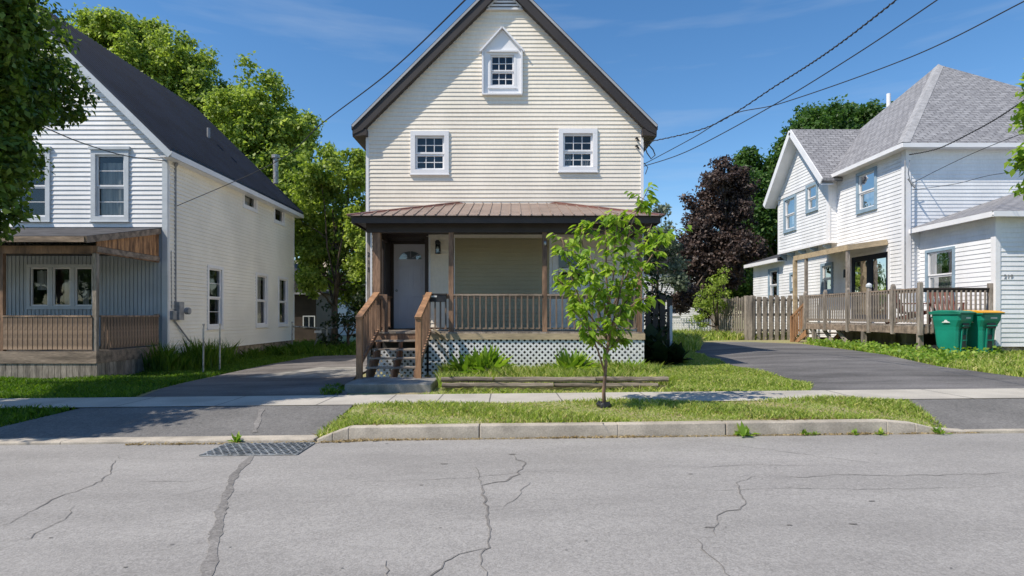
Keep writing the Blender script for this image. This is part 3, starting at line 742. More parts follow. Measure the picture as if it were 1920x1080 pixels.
# railings with balusters
def balus(parent, pts, z0, z1, w=.034, mat='grey_wood', name='baluster'):
    src = None
    for (x, y) in pts:
        if src is None:
            mb = MB(); mb.box(x - w / 2, x + w / 2, y - w / 2, y + w / 2, z0, z1)
            src = mb.build(name, M[mat], parent, origin=(x, y, z0), bevel=.003)
        else: copy_part(src, parent, (x, y, z0))
def rail_run(X0, X1, z0=1.24, z1=1.93, sp=.1275, mat='grey_rail'):
    mb = MB(); mb.box(X0, X1, YP - .02, YP + .085, z1 + .001, z1 + .04); mb.box(X0, X1, YP + .015, YP + .05, z1 - .06, z1)
    mb.box(X0, X1, YP + .0, YP + .05, z0 - .035, z0)
    r = mb.build('railing', M[mat], H, bevel=.004)
    n = int(round((X1 - X0) / sp)); xs = [X0 + (X1 - X0) * (i + .5) / n for i in range(n)]
    balus(r, [(x, YP + .032 if False else YP - .005 + .0) for x in xs], z0 - .03, z1 - .002, mat='bal')
    return r
rail_run(-1.268, .658); rail_run(.767, 2.718); rail_run(-1.84, -1.378, mat='post')
def side_rail(X, y0, y1, z0=1.24, z1=1.93, mat='post'):
    mb = MB(); mb.box(X - .05, X + .05, y0, y1, z1 + .001, z1 + .04); mb.box(X - .02, X + .02, y0, y1, z0 - .04, z0)
    r = mb.build('railing', M[mat], H, bevel=.004)
    n = int((y1 - y0) / .14); balus(r, [(X, y0 + (y1 - y0) * (i + .5) / n) for i in range(n)], z0 - .001, z1, mat=mat)
side_rail(2.78, YP + .11, 14.84, mat='grey_rail'); side_rail(-3.0, YP + .165, 14.84)
mb = MB(); mb.box(-3.03, -2.70, YP - .03, YP + .015, 1.86, 1.96); mb.box(-2.80, -2.70, YP - .03, YP + .07, 1.15, 1.86); mb.build('newel', M['post'], H, bevel=.005)
mb = MB(); mb.box(-1.93, -1.845, YP - .04, YP + .05, 1.15, 1.95); mb.build('newel', M['post'], H, bevel=.005)
# stairs
SX0, SX1 = -2.86, -1.84
for xx in (SX0 + .04, (SX0 + SX1) / 2, SX1 - .06):
    st = MB()
    for k in range(5):
        yk = YP - .03 - .28 * k; zk = 1.11 - .166 * k
        st.prism([(yk, zk - .32), (yk, zk), (yk - .28, zk), (yk - .28, zk - .166 - .32), ], 'x', xx, xx + .04) if k else None
    st.build('stringer', M['post'], H)
for k in range(1, 6):
    yk = YP - .05 - .28 * (k - 1); zk = 1.15 - .166 * k
    mb = MB(); 
    if k < 5:
        mb.box(SX0 - .03, SX1 + .02, yk - .30, yk - .16, zk - .035, zk); mb.box(SX0 - .03 + random.uniform(-.02, .02), SX1 + .01, yk - .145, yk - .01, zk - .035, zk - random.uniform(0, .01))
        mb.build('stair_tread', M['tread'], H, bevel=.005)
fp_z = .33
def stair_rail(X, zf, ):
    mb = MB()
    y0, y1 = 11.52, 13.02
    mb.box(X - .055, X + .055, y0 - .03, y0 + .07, zf, 1.45); mb.build('newel', M['post_n'], H, bevel=.005)
    mb = MB(); mb.bar((X, y0 - .06, 1.46), (X, y1, 1.99), .13, .045); r = mb.build('handrail', M['post_n'], H, bevel=.005)
    mb = MB(); mb.bar((X + .03, y0 + .07, .62), (X + .03, y1, 1.17), .035, .09); mb.build('lower_rail', M['post'], r)
    pts = [y0 + .17 + i * .135 for i in range(10)]
    for y in pts:
        zz = .62 + (y - y0 - .07) * .38; mb = MB(); mb.box(X - .02, X + .015, y, y + .035, zz - .03, zz + .82)
        mb.build('baluster', M['post'], r)
stair_rail(-2.92, .24); stair_rail(-1.79, .24)
mb = MB(); mb.bar((-1.70, 12.99, 1.22), (-1.38, 12.99, .98), .03, .07, up=(0, 1, 0)); mb.bar((-1.62, 12.985, 1.0), (-1.35, 12.985, .60), .012, .04, up=(0, 1, 0)); mb.build('brace', M['tan'], H)

# concrete landing
pad = MB(); pad.box(-2.95, -1.42, 10.60, 11.75, .10, .305)
o = pad.build('concrete_landing', M['pad'], None, origin=(-2.2, 11, .1), bevel=.025); tag(o, 'rough concrete slab lying at the foot of the porch stairs', 'concrete slab')
# mailbox
mb = MB(); mb.box(-1.80, -1.42, YP - .075, YP + .03, 1.80, 1.945); mbx = thing('mailbox', 'black mailbox with white sticker hung on the porch rail beside the stairs', 'mailbox', (-1.6, YP, 1.8))
mb.prism([(YP - .085, 1.95), (YP + .035, 1.95), (YP + .035, 1.985), (YP - .06, 1.965)], 'x', -1.81, -1.41); mb.build('box', M['black'], mbx, bevel=.006)
mb = MB(); mb.add([(-1.76, YP - .077, 1.90), (-1.62, YP - .077, 1.90), (-1.62, YP - .077, 1.935), (-1.76, YP - .077, 1.935)], [(0, 1, 2, 3)]); mb.build('sticker', M['paper'], mbx, recalc=False)
# small hanger light on second post
mb = MB(); mb.lathe([(.012, 0), (.035, .03), (.03, .08), (.01, .10)], (.712, YP - .045, 3.02), 10); o = mb.build('bell', M['iron'], None, origin=(.712, YP - .03, 3.02), smooth=True); tag(o, 'small pale bell hung on the middle porch post', 'bell')

# timbers of the planting bed
def timber(x0, x1, y, z, r, label, wob=.01):
    mb = MB(); n = 12; pts = [(x0 + (x1 - x0) * i / n, y + random.uniform(-wob, wob), z + random.uniform(-wob * .5, wob * .5)) for i in range(n + 1)]
    mb.tube(pts, [r * random.uniform(.94, 1.05) for _ in pts], 8)
    o = mb.build('landscape_timber', M['timber'], None, origin=((x0 + x1) / 2, y, z - r), smooth=False); tag(o, label, 'timber', 'timbers edging the flower bed')
timber(-1.24, 1.46, 10.56, .385, .045, 'upper landscape timber, left half, edging the bed before the lattice')
timber(1.47, 2.74, 10.57, .388, .045, 'upper landscape timber, right half, edging the bed before the lattice')
timber(-1.22, .72, 10.53, .285, .048, 'lower landscape timber, left one, half sunk beside the sidewalk')
timber(.74, 2.55, 10.56, .285, .045, 'lower landscape timber, right one, half sunk beside the sidewalk')

# ================================================================== WHITE HOUSE WITH NAVY METAL ROOF (left)
W = thing('metal_roofed_house', 'white clapboard house with navy metal roof and weathered wooden porch, at the left', 'house', (-9.7, 16.87, 0))
YL = 16.87
fl = Fr((0, YL, 0), (1, 0, 0), (0, -1, 0)); fs = Fr((-9.67, 0, 0), (0, 1, 0), (1, 0, 0))
def gl_(z): return max(-18.65, -14.16 - (10.62 - z) / .977)
def gr_(z): return min(-9.67, -14.16 + (10.62 - z) / .977)
wl_ = [(-11.76, -10.70, 4.14, 6.13), (-13.75, -12.68, 7.05, 8.65), (-14.0, -12.90, 4.14, 6.13), (-16.6, -15.5, 4.14, 6.13)]
hl = [(a + .02, b - .02, c + .02, d - .02) for a, b, c, d in wl_]
siding(fl, 3.98, 10.55, gl_, gr_, .13, .024, hl, extra=(6.23,)).build('wall', M['white'], W, recalc=False)
for i, q_ in enumerate(wl_):
    window(W, fl, *q_, casing=.13, cols=1, rows=2, mat_c='trimB', proud=.06, rec=.05, head=.09, curtain=[(0, 1, 0, .9)] if i == 0 else None)
# ribbed porch wall with triple window
mb = MB(); x = -18.6
tri = (-13.52, -11.66, 1.72, 2.90)
while x < -9.70:
    for (z0_, z1_) in (((.2, 3.97),) if not (tri[0] - .02 < x + .055 < tri[1] + .02) else ((.2, tri[2]), (tri[3], 3.97))):
        fbox(mb, fl, x, x + .085, z0_, z1_, -.05, .012); fbox(mb, fl, x + .085, x + .11, z0_, z1_, -.05, -.004)
    x += .11
mb.build('porch_wall', M['ribbed'], W)
tw = MB(); fring(tw, fl, tri[0] - .04, tri[1] + .04, tri[2] - .04, tri[3] + .04, .09, -.1, .045)
for k in (1, 2):
    x = tri[0] + (tri[1] - tri[0]) * k / 3; fbox(tw, fl, x - .06, x + .06, tri[2] + .05, tri[3] - .05, -.06, .035)
two = tw.build('window', M['trimB'], W, bevel=.004)
for k in range(3):
    a = tri[0] + (tri[1] - tri[0]) * k / 3 + .062; b = tri[0] + (tri[1] - tri[0]) * (k + 1) / 3 - .062
    s = MB(); fring(s, fl, a, b, tri[2] + .052, tri[3] - .052, .04, -.03, .01); s.build('sash', M['trim'], two)
    g = MB(); g.add([fl.P(a, tri[2], -.02), fl.P(b, tri[2], -.02), fl.P(b, tri[3], -.02), fl.P(a, tri[3], -.02)], [(0, 1, 2, 3)]); g.build('pane', M['glass'], two, recalc=False)
s = MB(); fbox(s, fl, tri[0], tri[1], tri[2], tri[3], -.6, -.55)
for q_ in ((tri[0] - .02, tri[0], tri[2], tri[3]), (tri[1], tri[1] + .02, tri[2], tri[3]), (tri[0], tri[1], tri[2] - .02, tri[2]), (tri[0], tri[1], tri[3], tri[3] + .02)): fbox(s, fl, *q_, -.6, -.05)
s.build('room', M['room'], two)
for q_ in ((tri[0] + .16, tri[0] + .42, tri[2] + .5, tri[3] - .14, -.1, -.09), (tri[0] + .86, tri[0] + .98, tri[2] + .1, tri[2] + .8, -.2, -.18), (tri[1] - .42, tri[1] - .25, tri[2] + .08, tri[2] + .5, -.15, -.1)): s = MB(); fbox(s, fl, *q_); s.build('curtain', M['curtain'], two)
# side wall
sw = [(19.07, 20.12, 1.08, 3.12), (22.68, 23.80, 1.07, 3.14), (24.85, 25.95, 1.07, 3.14), (21.6, 22.8, 5.40, 6.02), (24.4, 25.55, 5.30, 6.02)]
hs_ = [(a + .02, b - .02, c + .02, d - .02) for a, b, c, d in sw]
siding(fs, .43, 6.22, lambda z: YL, lambda z: 26.7, .115, .032, hs_).build('wall', M['sideL'], W, recalc=False)
for i, q_ in enumerate(sw):
    window(W, fs, *q_, casing=.10, cols=1, rows=2 if i == 0 else 1, proud=.05, rec=.05, split=i < 3, curtain=[(0, 1, .0, 1)] if i in (1, 3) else ([(0, 1, .5, 1)] if i == 2 else None))
mb = MB(); mb.box(-18.6, -9.70, YL + .1, 26.65, -.3, .47); mb.build('foundation', M['stone'], W)
mb = MB(); mb.prism([(-18.6, .4), (-9.72, .4), (-9.72, 6.2), (-14.16, 10.55), (-18.6, 6.2)], 'y', 26.62, 26.7); mb.box(-18.65, -18.6, YL, 26.7, .4, 6.2); mb.build('wall', M['white'], W)
corner(W, fl, -9.78, -9.63, .2, 6.2, .03, 'trimB'); corner(W, fs, YL + .003, YL + .11, .43, 6.2, .032); corner(W, fs, 26.6, 26.7, .43, 6.2, .032)
# roof
mb = MB(); 
RYs, RYe = 16.52, 27.0
for s in (-1, 1):
    mb.prism([(-14.16, 10.80), (-14.16 + s * 4.82, 6.09), (-14.16 + s * 4.82, 5.99), (-14.16, 10.68)], 'y', RYs, RYe)
rf = mb.build('roof', M['navy'], W)
mb = MB()
for s in (1,):
    y = RYs + .06
    while y < RYe: mb.bar((-14.16, y, 10.812), (-14.16 + s * 4.82, y, 6.102), .035, .045, up=(s, 0, 1)); y += .23
mb.build('roof_ribs', M['navy'], rf)
mb = MB()
for s in (-1, 1):
    mb.bar((-14.16, RYs - .015, 10.58), (-14.16 + s * 4.80, RYs - .015, 5.90), .03, .17, up=(s, 0, 1)); mb.bar((-14.16, YL - .03, 10.47), (-14.16 + s * 4.60, YL - .03, 5.98), .05, .12, up=(s, 0, 1))
    mb.prism([(-14.16, 10.50), (-14.16 + s * 4.7, 5.92), (-14.16 + s * 4.7, 5.90), (-14.16, 10.48)], 'y', RYs, YL)
mb.build('rake_board', M['trimB'], W)
mb = MB(); mb.box(-9.66, -9.34, RYs + .02, RYe - .02, 5.86, 5.90); mb.box(-9.36, -9.33, RYs, RYe, 5.86, 6.02); mb.build('eave_board', M['trim'], W)
def pipe(px, py0, py1, X, r, mat, name, cap=False):
    s = (px - 960) / X; Y = F / s; z0 = HC - (py1 - HY) * Y / F; z1 = HC - (py0 - HY) * Y / F
    mb = MB(); mb.tube([(X, Y, z0 - .25), (X, Y, z1)], r, 12)
    if cap: mb.tube([(X, Y, z1 - .02), (X, Y, z1 + .12)], r * 1.6, 12)
    else: mb.tube([(X, Y, z0 - .05), (X, Y, z0 + .08)], r * 1.9, 12)
    return mb
pipe(391, 240, 268, -11.6, .06, 'navy', '').build('vent_pipe', M['grey_metal'], W)
pipe(517, 296, 334, -10.4, .11, 'iron', '', True).build('flue', M['iron'], W)
# porch of this house
PX0, PX1, PY = -17.5, -9.85, 14.3
mb = MB(); mb.box(PX0, PX1, PY, YL - .05, .62, .66); mb.build('porch_floor', M['grey_wood'], W)
mb = MB(); mb.box(PX0, PX1 + .02, PY - .05, PY - .01, .37, .655); mb.box(PX1 - .02, PX1 + .02, PY - .01, YL - .05, .37, .655); mb.build('rim_board', M['grey_rail'], W)
mb = MB(); x = PX0
while x < PX1 - .02:
    w_ = .135; mb.box(x, x + w_, PY - .03, PY - .011, -.25, .368 - random.uniform(0, .01)); x += .145
y = PY
while y < YL - .1: mb.box(PX1 - .012, PX1 + .008, y, y + .135, -.25, .368); y += .145
mb.build('skirt', M['grey_wood'], W)
for x in (PX1 - .06, -12.13, -14.6, -17.4):
    mb = MB(); mb.box(x - .05, x + .05, PY, PY + .1, .66, 3.0); mb.build('porch_post', M['post'] if x < -12 else M['grey_wood'], W, bevel=.005)
for (a, b) in ((-12.08, PX1 - .12), (-14.55, -12.19), (-17.35, -14.66)):
    mb = MB(); mb.box(a, b, PY - .03, PY + .09, 1.47, 1.51); r = mb.build('railing', M['warm_rail'], W); mb = MB(); mb.box(a, b, PY, PY + .04, .70, .74); mb.build('bottom_rail', M['warm_rail'], r)
    src = None; x = a + .02
    while x < b - .08:
        mb = MB(); mb.box(x, x + .10, PY - .02, PY - .001, .70, 1.468)
        if src is None: src = mb.build('rail_board', M['warm_rail'], r, origin=(x, PY, .7))
        else: copy_part(src, r, (x, PY, .7))
        x += .118
mb = MB(); mb.box(PX1 - .09, PX1 + .03, PY + .1, YL - .06, 1.47, 1.51); r = mb.build('railing', M['warm_rail'], W); mb = MB(); mb.box(PX1 - .04, PX1, PY + .1, YL - .06, .70, .74); mb.build('bottom_rail', M['warm_rail'], r)
src = None; y = PY + .12
while y < YL - .15:
    mb = MB(); mb.box(PX1 + .001, PX1 + .02, y, y + .09, .70, 1.468)
    if src is None: src = mb.build('rail_board', M['warm_rail'], r, origin=(PX1, y, .7))
    else: copy_part(src, r, (PX1, y, .7))
    y += .118
mb = MB(); mb.box(PX1 - .09, PX1, YL - .14, YL - .05, .66, 1.55); mb.build('newel', M['grey_wood'], W)
mb = MB(); mb.box(PX0, PX1, PY, PY + .10, 2.98, 3.16); mb.box(PX1 - .06, PX1, PY + .1, YL - .05, 2.985, 3.13); mb.build('porch_beam', M['post'], W)
mb = MB(); mb.prism([(PY + .02, 3.16), (YL - .04, 3.16), (YL - .04, 3.78), (PY + .02, 3.26)], 'x', PX1 - .035, PX1 - .012); mb.build('plywood_gable', M['ochre'], W)
mb = MB(); mb.bar((PX1 + .02, 13.9, 3.26), (PX1 + .02, YL - .03, 3.86), .045, .15); mb.bar((PX1 + .012, PY - .0, 3.08), (PX1 + .012, YL - .05, 3.08), .03, .13); mb.build('rake_board', M['grey_rail'], W)
mb = MB(); mb.prism([(13.90, 3.30), (YL, 3.92), (YL, 3.96), (13.90, 3.345)], 'x', PX0 - .2, PX1 + .04); mb.build('porch_roof', M['dark_shingle'], W)
mb = MB(); mb.box(PX0 - .2, PX1 - .01, 13.88, 13.91, 3.20, 3.33); mb.build('fascia', M['grey_rail'], W)
mb = MB(); mb.box(PX0, PX1 - .06, PY + .1, YL - .06, 3.17, 3.19); mb.build('porch_ceiling', M['beam'], W)
# services on the side wall
def sidept(px, py, X=-9.64): s = (px - 960) / X; Y = F / s; return (X, Y, HC - (py - HY) * Y / F)
mb = MB(); p0 = sidept(329, 312); p1 = sidept(331, 566); mb.tube([p0, (p0[0], p0[1], p1[2])], .03, 8); mb.tube([p0, (p0[0] + .05, p0[1] - .06, p0[2] + .12), (p0[0] + .1, p0[1] - .12, p0[2] + .02)], .045, 8)
mb.tube([sidept(321, 470), sidept(322, 580)], .012, 6); mb.build('conduit', M['grey_metal'], W)
p = sidept(332, 583); mb = MB(); mb.box(-9.65, -9.50, p[1] - .13, p[1] + .13, p[2] - .26, p[2] + .26); mb.tube([(-9.5, p[1] + .2, p[2]), (-9.38, p[1] + .2, p[2])], .10, 14); mb.box(-9.65, -9.55, p[1] - .36, p[1] - .17, p[2] - .25, p[2] + .0)
mb.tube([(-9.62, p[1] - .2, p[2] - .25), (-9.58, p[1] + .5, p[2] - .85), (-9.5, p[1] + 1.1, p[2] - 1.3)], .025, 6)
mb.build('electric_meter', M['grey_metal'], W, bevel=.01)

# ================================================================== WHITE HIP-ROOFED HOUSE (right)
Q = thing('hip_roofed_house', 'white clapboard house with grey shingle hip roof, blue window casings and wooden deck', 'house', (12.3, 18.8, .5))
XW = 12.3
fw = Fr((XW, 0, 0), (0, 1, 0), (-1, 0, 0)); ff = Fr((0, 18.8, 0), (1, 0, 0), (0, -1, 0))
ww = [(20.28, 21.47, 5.12, 6.55), (23.05, 23.95, 2.38, 3.56), (26.0, 26.62, 2.6, 3.4), (27.75, 28.85, 2.2, 3.72)]
dr_ = (19.68, 21.85, 1.28, 3.62)
hw_ = [(a + .02, b - .02, c + .02, d - .02) for a, b, c, d in ww] + [dr_]
siding(fw, .62, 6.82, lambda z: 18.8, lambda z: 27.05 if z > 4.1 else 30.7, .125, .015, hw_, extra=(4.1,)).build('wall', M['whiteR'], Q, recalc=False)
siding(ff, .62, 6.82, lambda z: XW, lambda z: 21.3, .115, .015).build('wall', M['whiteR'], Q, recalc=False)
mb = MB(); mb.box(21.25, 21.3, 18.85, 27, .5, 6.8); mb.box(12.35, 21.3, 27.0, 27.04, .5, 6.8); mb.box(XW, 16, 30.65, 30.7, .5, 4.1); mb.build('wall', M['whiteR'], Q)
for i, q_ in enumerate(ww): window(Q, fw, *q_, casing=.11, mat_c='blue_trim', proud=.055, rec=.04, curtain=[(0, 1, .1, .5)] if i in (0, 1) else None)
corner(Q, fw, 18.79, 18.98, .6, 6.75, .035, 'trim'); corner(Q, ff, XW - .031, XW + .12, .6, 6.75, .036)
# bay
XB = 11.98
fb = Fr((XB, 0, 0), (0, 1, 0), (-1, 0, 0)); fbr = Fr((0, 22.8, 0), (1, 0, 0), (0, -1, 0))
def bl(z): return 24.95 - max(0, min(2.15, (9.0 - z) / 1.02))
def br_(z): return 24.95 + max(0, min(2.15, (9.0 - z) / 1.02))
bw = [(25.35, 26.5, 5.13, 6.63), (23.55, 24.5, 5.66, 6.78)]
siding(fb, 4.34, 8.9, bl, br_, .125, .015, [(a + .02, b - .02, c + .02, d - .02) for a, b, c, d in bw], extra=(6.81,)).build('bay_wall', M['whiteR'], Q, recalc=False)
siding(fbr, 4.34, 6.8, lambda z: XB, lambda z: XW, .125, .012).build('bay_wall', M['whiteR'], Q, recalc=False)
mb = MB(); mb.box(XB + .02, XW, 27.05, 27.1, 4.34, 6.8); mb.box(XB, XW, 22.82, 27.1, 4.30, 4.335); mb.build('bay_wall', M['whiteR'], Q)
mb = MB(); mb.box(XB - .03, XB + .0, 22.76, 27.12, 4.25, 4.34); mb.box(XB, XW, 22.76, 22.80, 4.25, 4.34); mb.build('bay_trim', M['trim'], Q)
for q_ in bw: window(Q, fb, *q_, casing=.11, mat_c='blue_trim', proud=.055, rec=.04)
corner(Q, fb, 22.79, 22.93, 4.34, 6.9, .03); corner(Q, fb, 27.0, 27.1, 4.34, 6.9, .03); corner(Q, fbr, XB - .026, XB + .05, 4.34, 6.8, .031)
for y in (23.2, 24.2, 25.2, 26.2, 26.95):
    mb = MB(); mb.prism([(XW + .01, 4.24), (XB + .02, 4.24), (XB + .02, 4.17), (XB + .14, 4.1), (XW + .01, 3.95)], 'y', y, y + .08); mb.build('bracket', M['blue_trim'], Q)
# bay gable roof
def uvr(v): return (v.y, v.z * 1.5)
mb = MB()
for s in (-1, 1):
    mb.prism([(24.95, 9.22), (24.95 + s * 2.55, 6.62), (24.95 + s * 2.55, 6.50), (24.95, 9.10)], 'x', 11.52, 15.4)
mb.build('bay_roof', M['shingle'], Q, uvfn=lambda v: (v.x, v.z * 1.4))
mb = MB()
for s in (-1, 1): 
    mb.bar((11.50, 24.95, 9.10), (11.50, 24.95 + s * 2.55, 6.50), .04, .24, up=(0, s, 1)); mb.prism([(24.95, 8.96), (24.95 + s * 2.5, 6.41), (24.95 + s * 2.5, 6.38), (24.95, 8.93)], 'x', 11.52, XB + .02)
mb.build('rake_board', M['trim'], Q)
# main hip roof
A = Vector((16.8, 23.75, 11.4)); c00, c10, c11, c01 = [Vector(p) for p in ((11.95, 18.45, 6.80), (21.65, 18.45, 6.80), (21.65, 27.4, 6.80), (11.95, 27.4, 6.80))]
mb = MB(); mb.add([c00, c10, A], [(0, 1, 2)]); mb.add([c10, c11, A, c11, c01, A], [(0, 1, 2), (3, 4, 5)])
mb.build('roof', M['shingle'], Q, recalc=False, uvfn=lambda v: (v.x, v.z * 1.5))
mb = MB(); mb.add([c01, c00, A], [(0, 1, 2)]); mb.build('roof', M['shingle'], Q, recalc=False, uvfn=lambda v: (v.y, v.z * 1.45))
mb = MB()
P_ = c00.lerp(A, .965); nf = Vector((0, -.655, .755)) * .014; nl = Vector((-.69, 0, .72)) * .014; lift = Vector((0, 0, .02))
mb.add([c00 + lift, c00 + Vector((.24, 0, 0)) + nf, P_ + Vector((.24, 0, 0)) + nf, A + lift], [(0, 1, 2, 3)])
mb.add([c00 + lift, c00 + Vector((0, .24, 0)) + nl, P_ + Vector((0, .24, 0)) + nl, A + lift], [(3, 2, 1, 0)])
mb.build('hip_cap', M['cap_shingle'], Q)
mb = MB()
for a, b in ((c00, c10), (c00, c01)):
    mb.bar(a - Vector((0, 0, .075)), b - Vector((0, 0, .075)), .04, .13)
mb.add([c00 - Vector((0, 0, .12)), c10 - Vector((0, 0, .12)), c11 - Vector((0, 0, .12)), c01 - Vector((0, 0, .12))], [(0, 3, 2, 1)])
mb.build('eave_board', M['trim'], Q)
mb = MB(); 
pp = at(1666, 210, 24.8); mb.tube([pp - Vector((0, 0, .4)), pp + Vector((0, 0, .75))], .08, 10); mb.build('vent_pipe', M['trim'], Q)
# rear ell roof
mb = MB(); mb.prism([(11.95, 4.02), (16, 5.3), (16, 5.38), (11.95, 4.12)], 'y', 27.15, 31.0); mb.build('ell_roof', M['dark_shingle'], Q)
mb = MB(); mb.box(11.92, 11.96, 27.15, 31.0, 3.94, 4.10); mb.box(11.96, XW, 27.2, 30.98, 3.96, 4.0); mb.build('eave_board', M['trim'], Q)
# addition with hip roof
XA = 12.72; YA = 15.85
fa = Fr((XA, 0, 0), (0, 1, 0), (-1, 0, 0)); fa2 = Fr((0, YA, 0), (1, 0, 0), (0, -1, 0))
aw = (17.28, 18.50, 1.95, 3.50)
siding(fa, .69, 4.1, lambda z: YA, lambda z: 18.8, .125, .015, [(aw[0] + .02, aw[1] - .02, aw[2] + .02, aw[3] - .02)]).build('wall', M['whiteR'], Q, recalc=False)
siding(fa2, .69, 4.1, lambda z: XA, lambda z: 19.5, .125, .018).build('wall', M['whiteR'], Q, recalc=False)
window(Q, fa, *aw, casing=.085, mat_c='blue_trim', proud=.05, rec=.03, curtain=[(0, .30, 0, 1), (.72, 1, 0, 1), (.3, .72, .0, .45)])
corner(Q, fa, YA - .02, YA + .12, .69, 4.1, .035); corner(Q, fa2, XA - .031, XA + .10, .69, 4.1, .036)
mb = MB(); mb.box(XA + .05, 19.5, YA + .05, 18.8, .2, .72); mb.build('foundation', M['stone'], Q)
e0 = Vector((12.36, 15.48, 4.20)); e1 = Vector((20, 15.48, 4.20)); e2 = Vector((12.36, 18.79, 4.20)); w1 = Vector((12.36 + 3.31, 18.79, 5.33)); w2 = Vector((20, 18.79, 5.33))
mb = MB(); mb.add([e0, e1, w2, w1], [(0, 1, 2, 3)]); mb.add([e2, e0, w1], [(0, 1, 2)]); mb.build('addition_roof', M['shingle'], Q, recalc=False, uvfn=lambda v: (v.x, v.y * 1.05))
mb = MB(); mb.bar(e0 - Vector((-.02, -.02, .075)), e1 - Vector((0, -.02, .075)), .04, .14); mb.bar(e0 - Vector((-.02, -.045, .075)), e2 - Vector((-.02, 0, .075)), .04, .14)
mb.build('eave_board', M['trim'], Q)
mb = MB(); mb.add([e0 - Vector((0, 0, .10)), e1 - Vector((0, 0, .10)), w2 - Vector((0, 0, 1.23)), e2 - Vector((0, 0, .10))], [(0, 3, 2, 1)]); mb.build('soffit', M['trim'], Q)
text_mesh('219', fa2, XA + .32, 2.52, .12, .024, M['grey_metal'], Q, 'house_number')
# french doors
fdn = MB(); fring(fdn, fw, dr_[0] - .10, dr_[1] + .10, dr_[2] - .02, dr_[3] + .08, .10, -.1, .03, wb=.03); 
dn = fdn.build('door_casing', M['trim'], Q)
for k in range(2):
    a = dr_[0] + (dr_[1] - dr_[0]) * k / 2 + .003; b = dr_[0] + (dr_[1] - dr_[0]) * (k + 1) / 2 - .003
    s = MB(); fring(s, fw, a, b, dr_[2] + .01, dr_[3] - .02, .16, -.05, -.01, wb=.25, wt=.18); d_ = s.build('door', M['navy'], Q, bevel=.004)
    g = MB(); g.add([fw.P(a + .1, dr_[2] + .2, -.03), fw.P(b - .1, dr_[2] + .2, -.03), fw.P(b - .1, dr_[3] - .1, -.03), fw.P(a + .1, dr_[3] - .1, -.03)], [(0, 1, 2, 3)]); g.build('pane', M['glass_d'], d_, recalc=False)
    vs = []; kk = MB()
    for i in range(25): vs += [fw.P(a + .12 + (b - a - .24) * i / 24, dr_[2] + .2, -.10 + .02 * math.sin(i * 1.9)), fw.P(a + .12 + (b - a - .24) * i / 24, dr_[3] - .15, -.10 + .02 * math.sin(i * 1.9))]
    kk.add(vs, [(2 * i, 2 * i + 2, 2 * i + 3, 2 * i + 1) for i in range(24)]); kk.build('curtain', M['curtain'], d_, recalc=False)
s = MB(); fbox(s, fw, dr_[0], dr_[1], dr_[2], dr_[3], -.6, -.55)
for q_ in ((dr_[0] - .02, dr_[0], dr_[2], dr_[3]), (dr_[1], dr_[1] + .02, dr_[2], dr_[3]), (dr_[0], dr_[1], dr_[2] - .02, dr_[2]), (dr_[0], dr_[1], dr_[3], dr_[3] + .02)): fbox(s, fw, *q_, -.6, -.08)
s.build('room', M['room'], dn)
s = MB(); fbox(s, fw, 22.05, 22.17, 2.9, 3.2, .015, .12); s.build('wall_lamp', M['black'], Q, bevel=.01)
# pergola roof and posts
mb = MB(); mb.hexa([(11.0, 19.75, 3.70), (XW - .02, 19.75, 3.88), (XW - .02, 23.45, 3.88), (11.0, 23.45, 3.70), (11.0, 19.75, 3.78), (XW - .02, 19.75, 3.96), (XW - .02, 23.45, 3.96), (11.0, 23.45, 3.78)])
mb.build('porch_roof', M['tan'], Q)
mb = MB(); mb.bar((10.98, 19.72, 3.73), (10.98, 23.48, 3.73), .04, .18); mb.bar((10.96, 19.70, 3.73), (XW - .03, 19.70, 3.91), .04, .18); mb.build('porch_beam', M['tan'], Q)
for (x, y, z0_, w_, m) in ((11.03, 19.80, 1.26, .10, 'grey_wood'), (11.03, 22.6, 1.26, .10, 'grey_wood'), (11.0, 23.42, .4, .13, 'tan')):
    mb = MB(); mb.box(x - w_ / 2, x + w_ / 2, y - w_ / 2, y + w_ / 2, z0_, 3.66); mb.build('porch_post', M[m], Q, bevel=.006)
# deck
DX, DY0, DY1 = 10.8, 15.92, 22.2
mb = MB(); y = DY0
while y < DY1: mb.box(DX, XW - .02 if y > 18.8 else XA - .03, y, y + .13, 1.215, 1.255); y += .137
mb.build('deck_floor', M['grey_wood'], Q)
mb = MB(); mb.box(DX - .02, DX + .03, DY0, DY1, 1.02, 1.213); mb.box(DX + .03, XA - .03, DY0 - .02, DY0 + .03, 1.02, 1.213); mb.build('rim_board', M['grey_rail'], Q)
ysp = [DY0, 17.05, 18.2, 19.35, 20.75, 22.15]
for i, y in enumerate(ysp):
    mb = MB(); mb.box(DX - .07, DX + .035, y - .05, y + .05, .98, 2.33 if i else 2.38); mb.prism([(y - .05, 2.33), (y + .05, 2.33), (y, 2.40)], 'x', DX - .06, DX + .03); mb.build('deck_post', M['grey_wood'], Q, bevel=.006)
mb = MB(); mb.lathe([(.05, 2.33), (.085, 2.37), (.085, 2.43), (.04, 2.48), (.01, 2.49)], (DX - .02, ysp[2], 0), 12); mb.build('post_cap', M['trimB'], Q)
for y in (16.0, 18.55, 21.6):
    mb = MB(); mb.box(DX - .03, DX + .09, y - .06, y + .06, .3, 1.02); mb.build('deck_leg', M['grey_wood'], Q, bevel=.006)
mb = MB(); mb.box(XA - .13, XA - .035, DY0 - .04, DY0 + .06, 1.0, 2.36); mb.build('deck_post', M['grey_wood'], Q, bevel=.006)
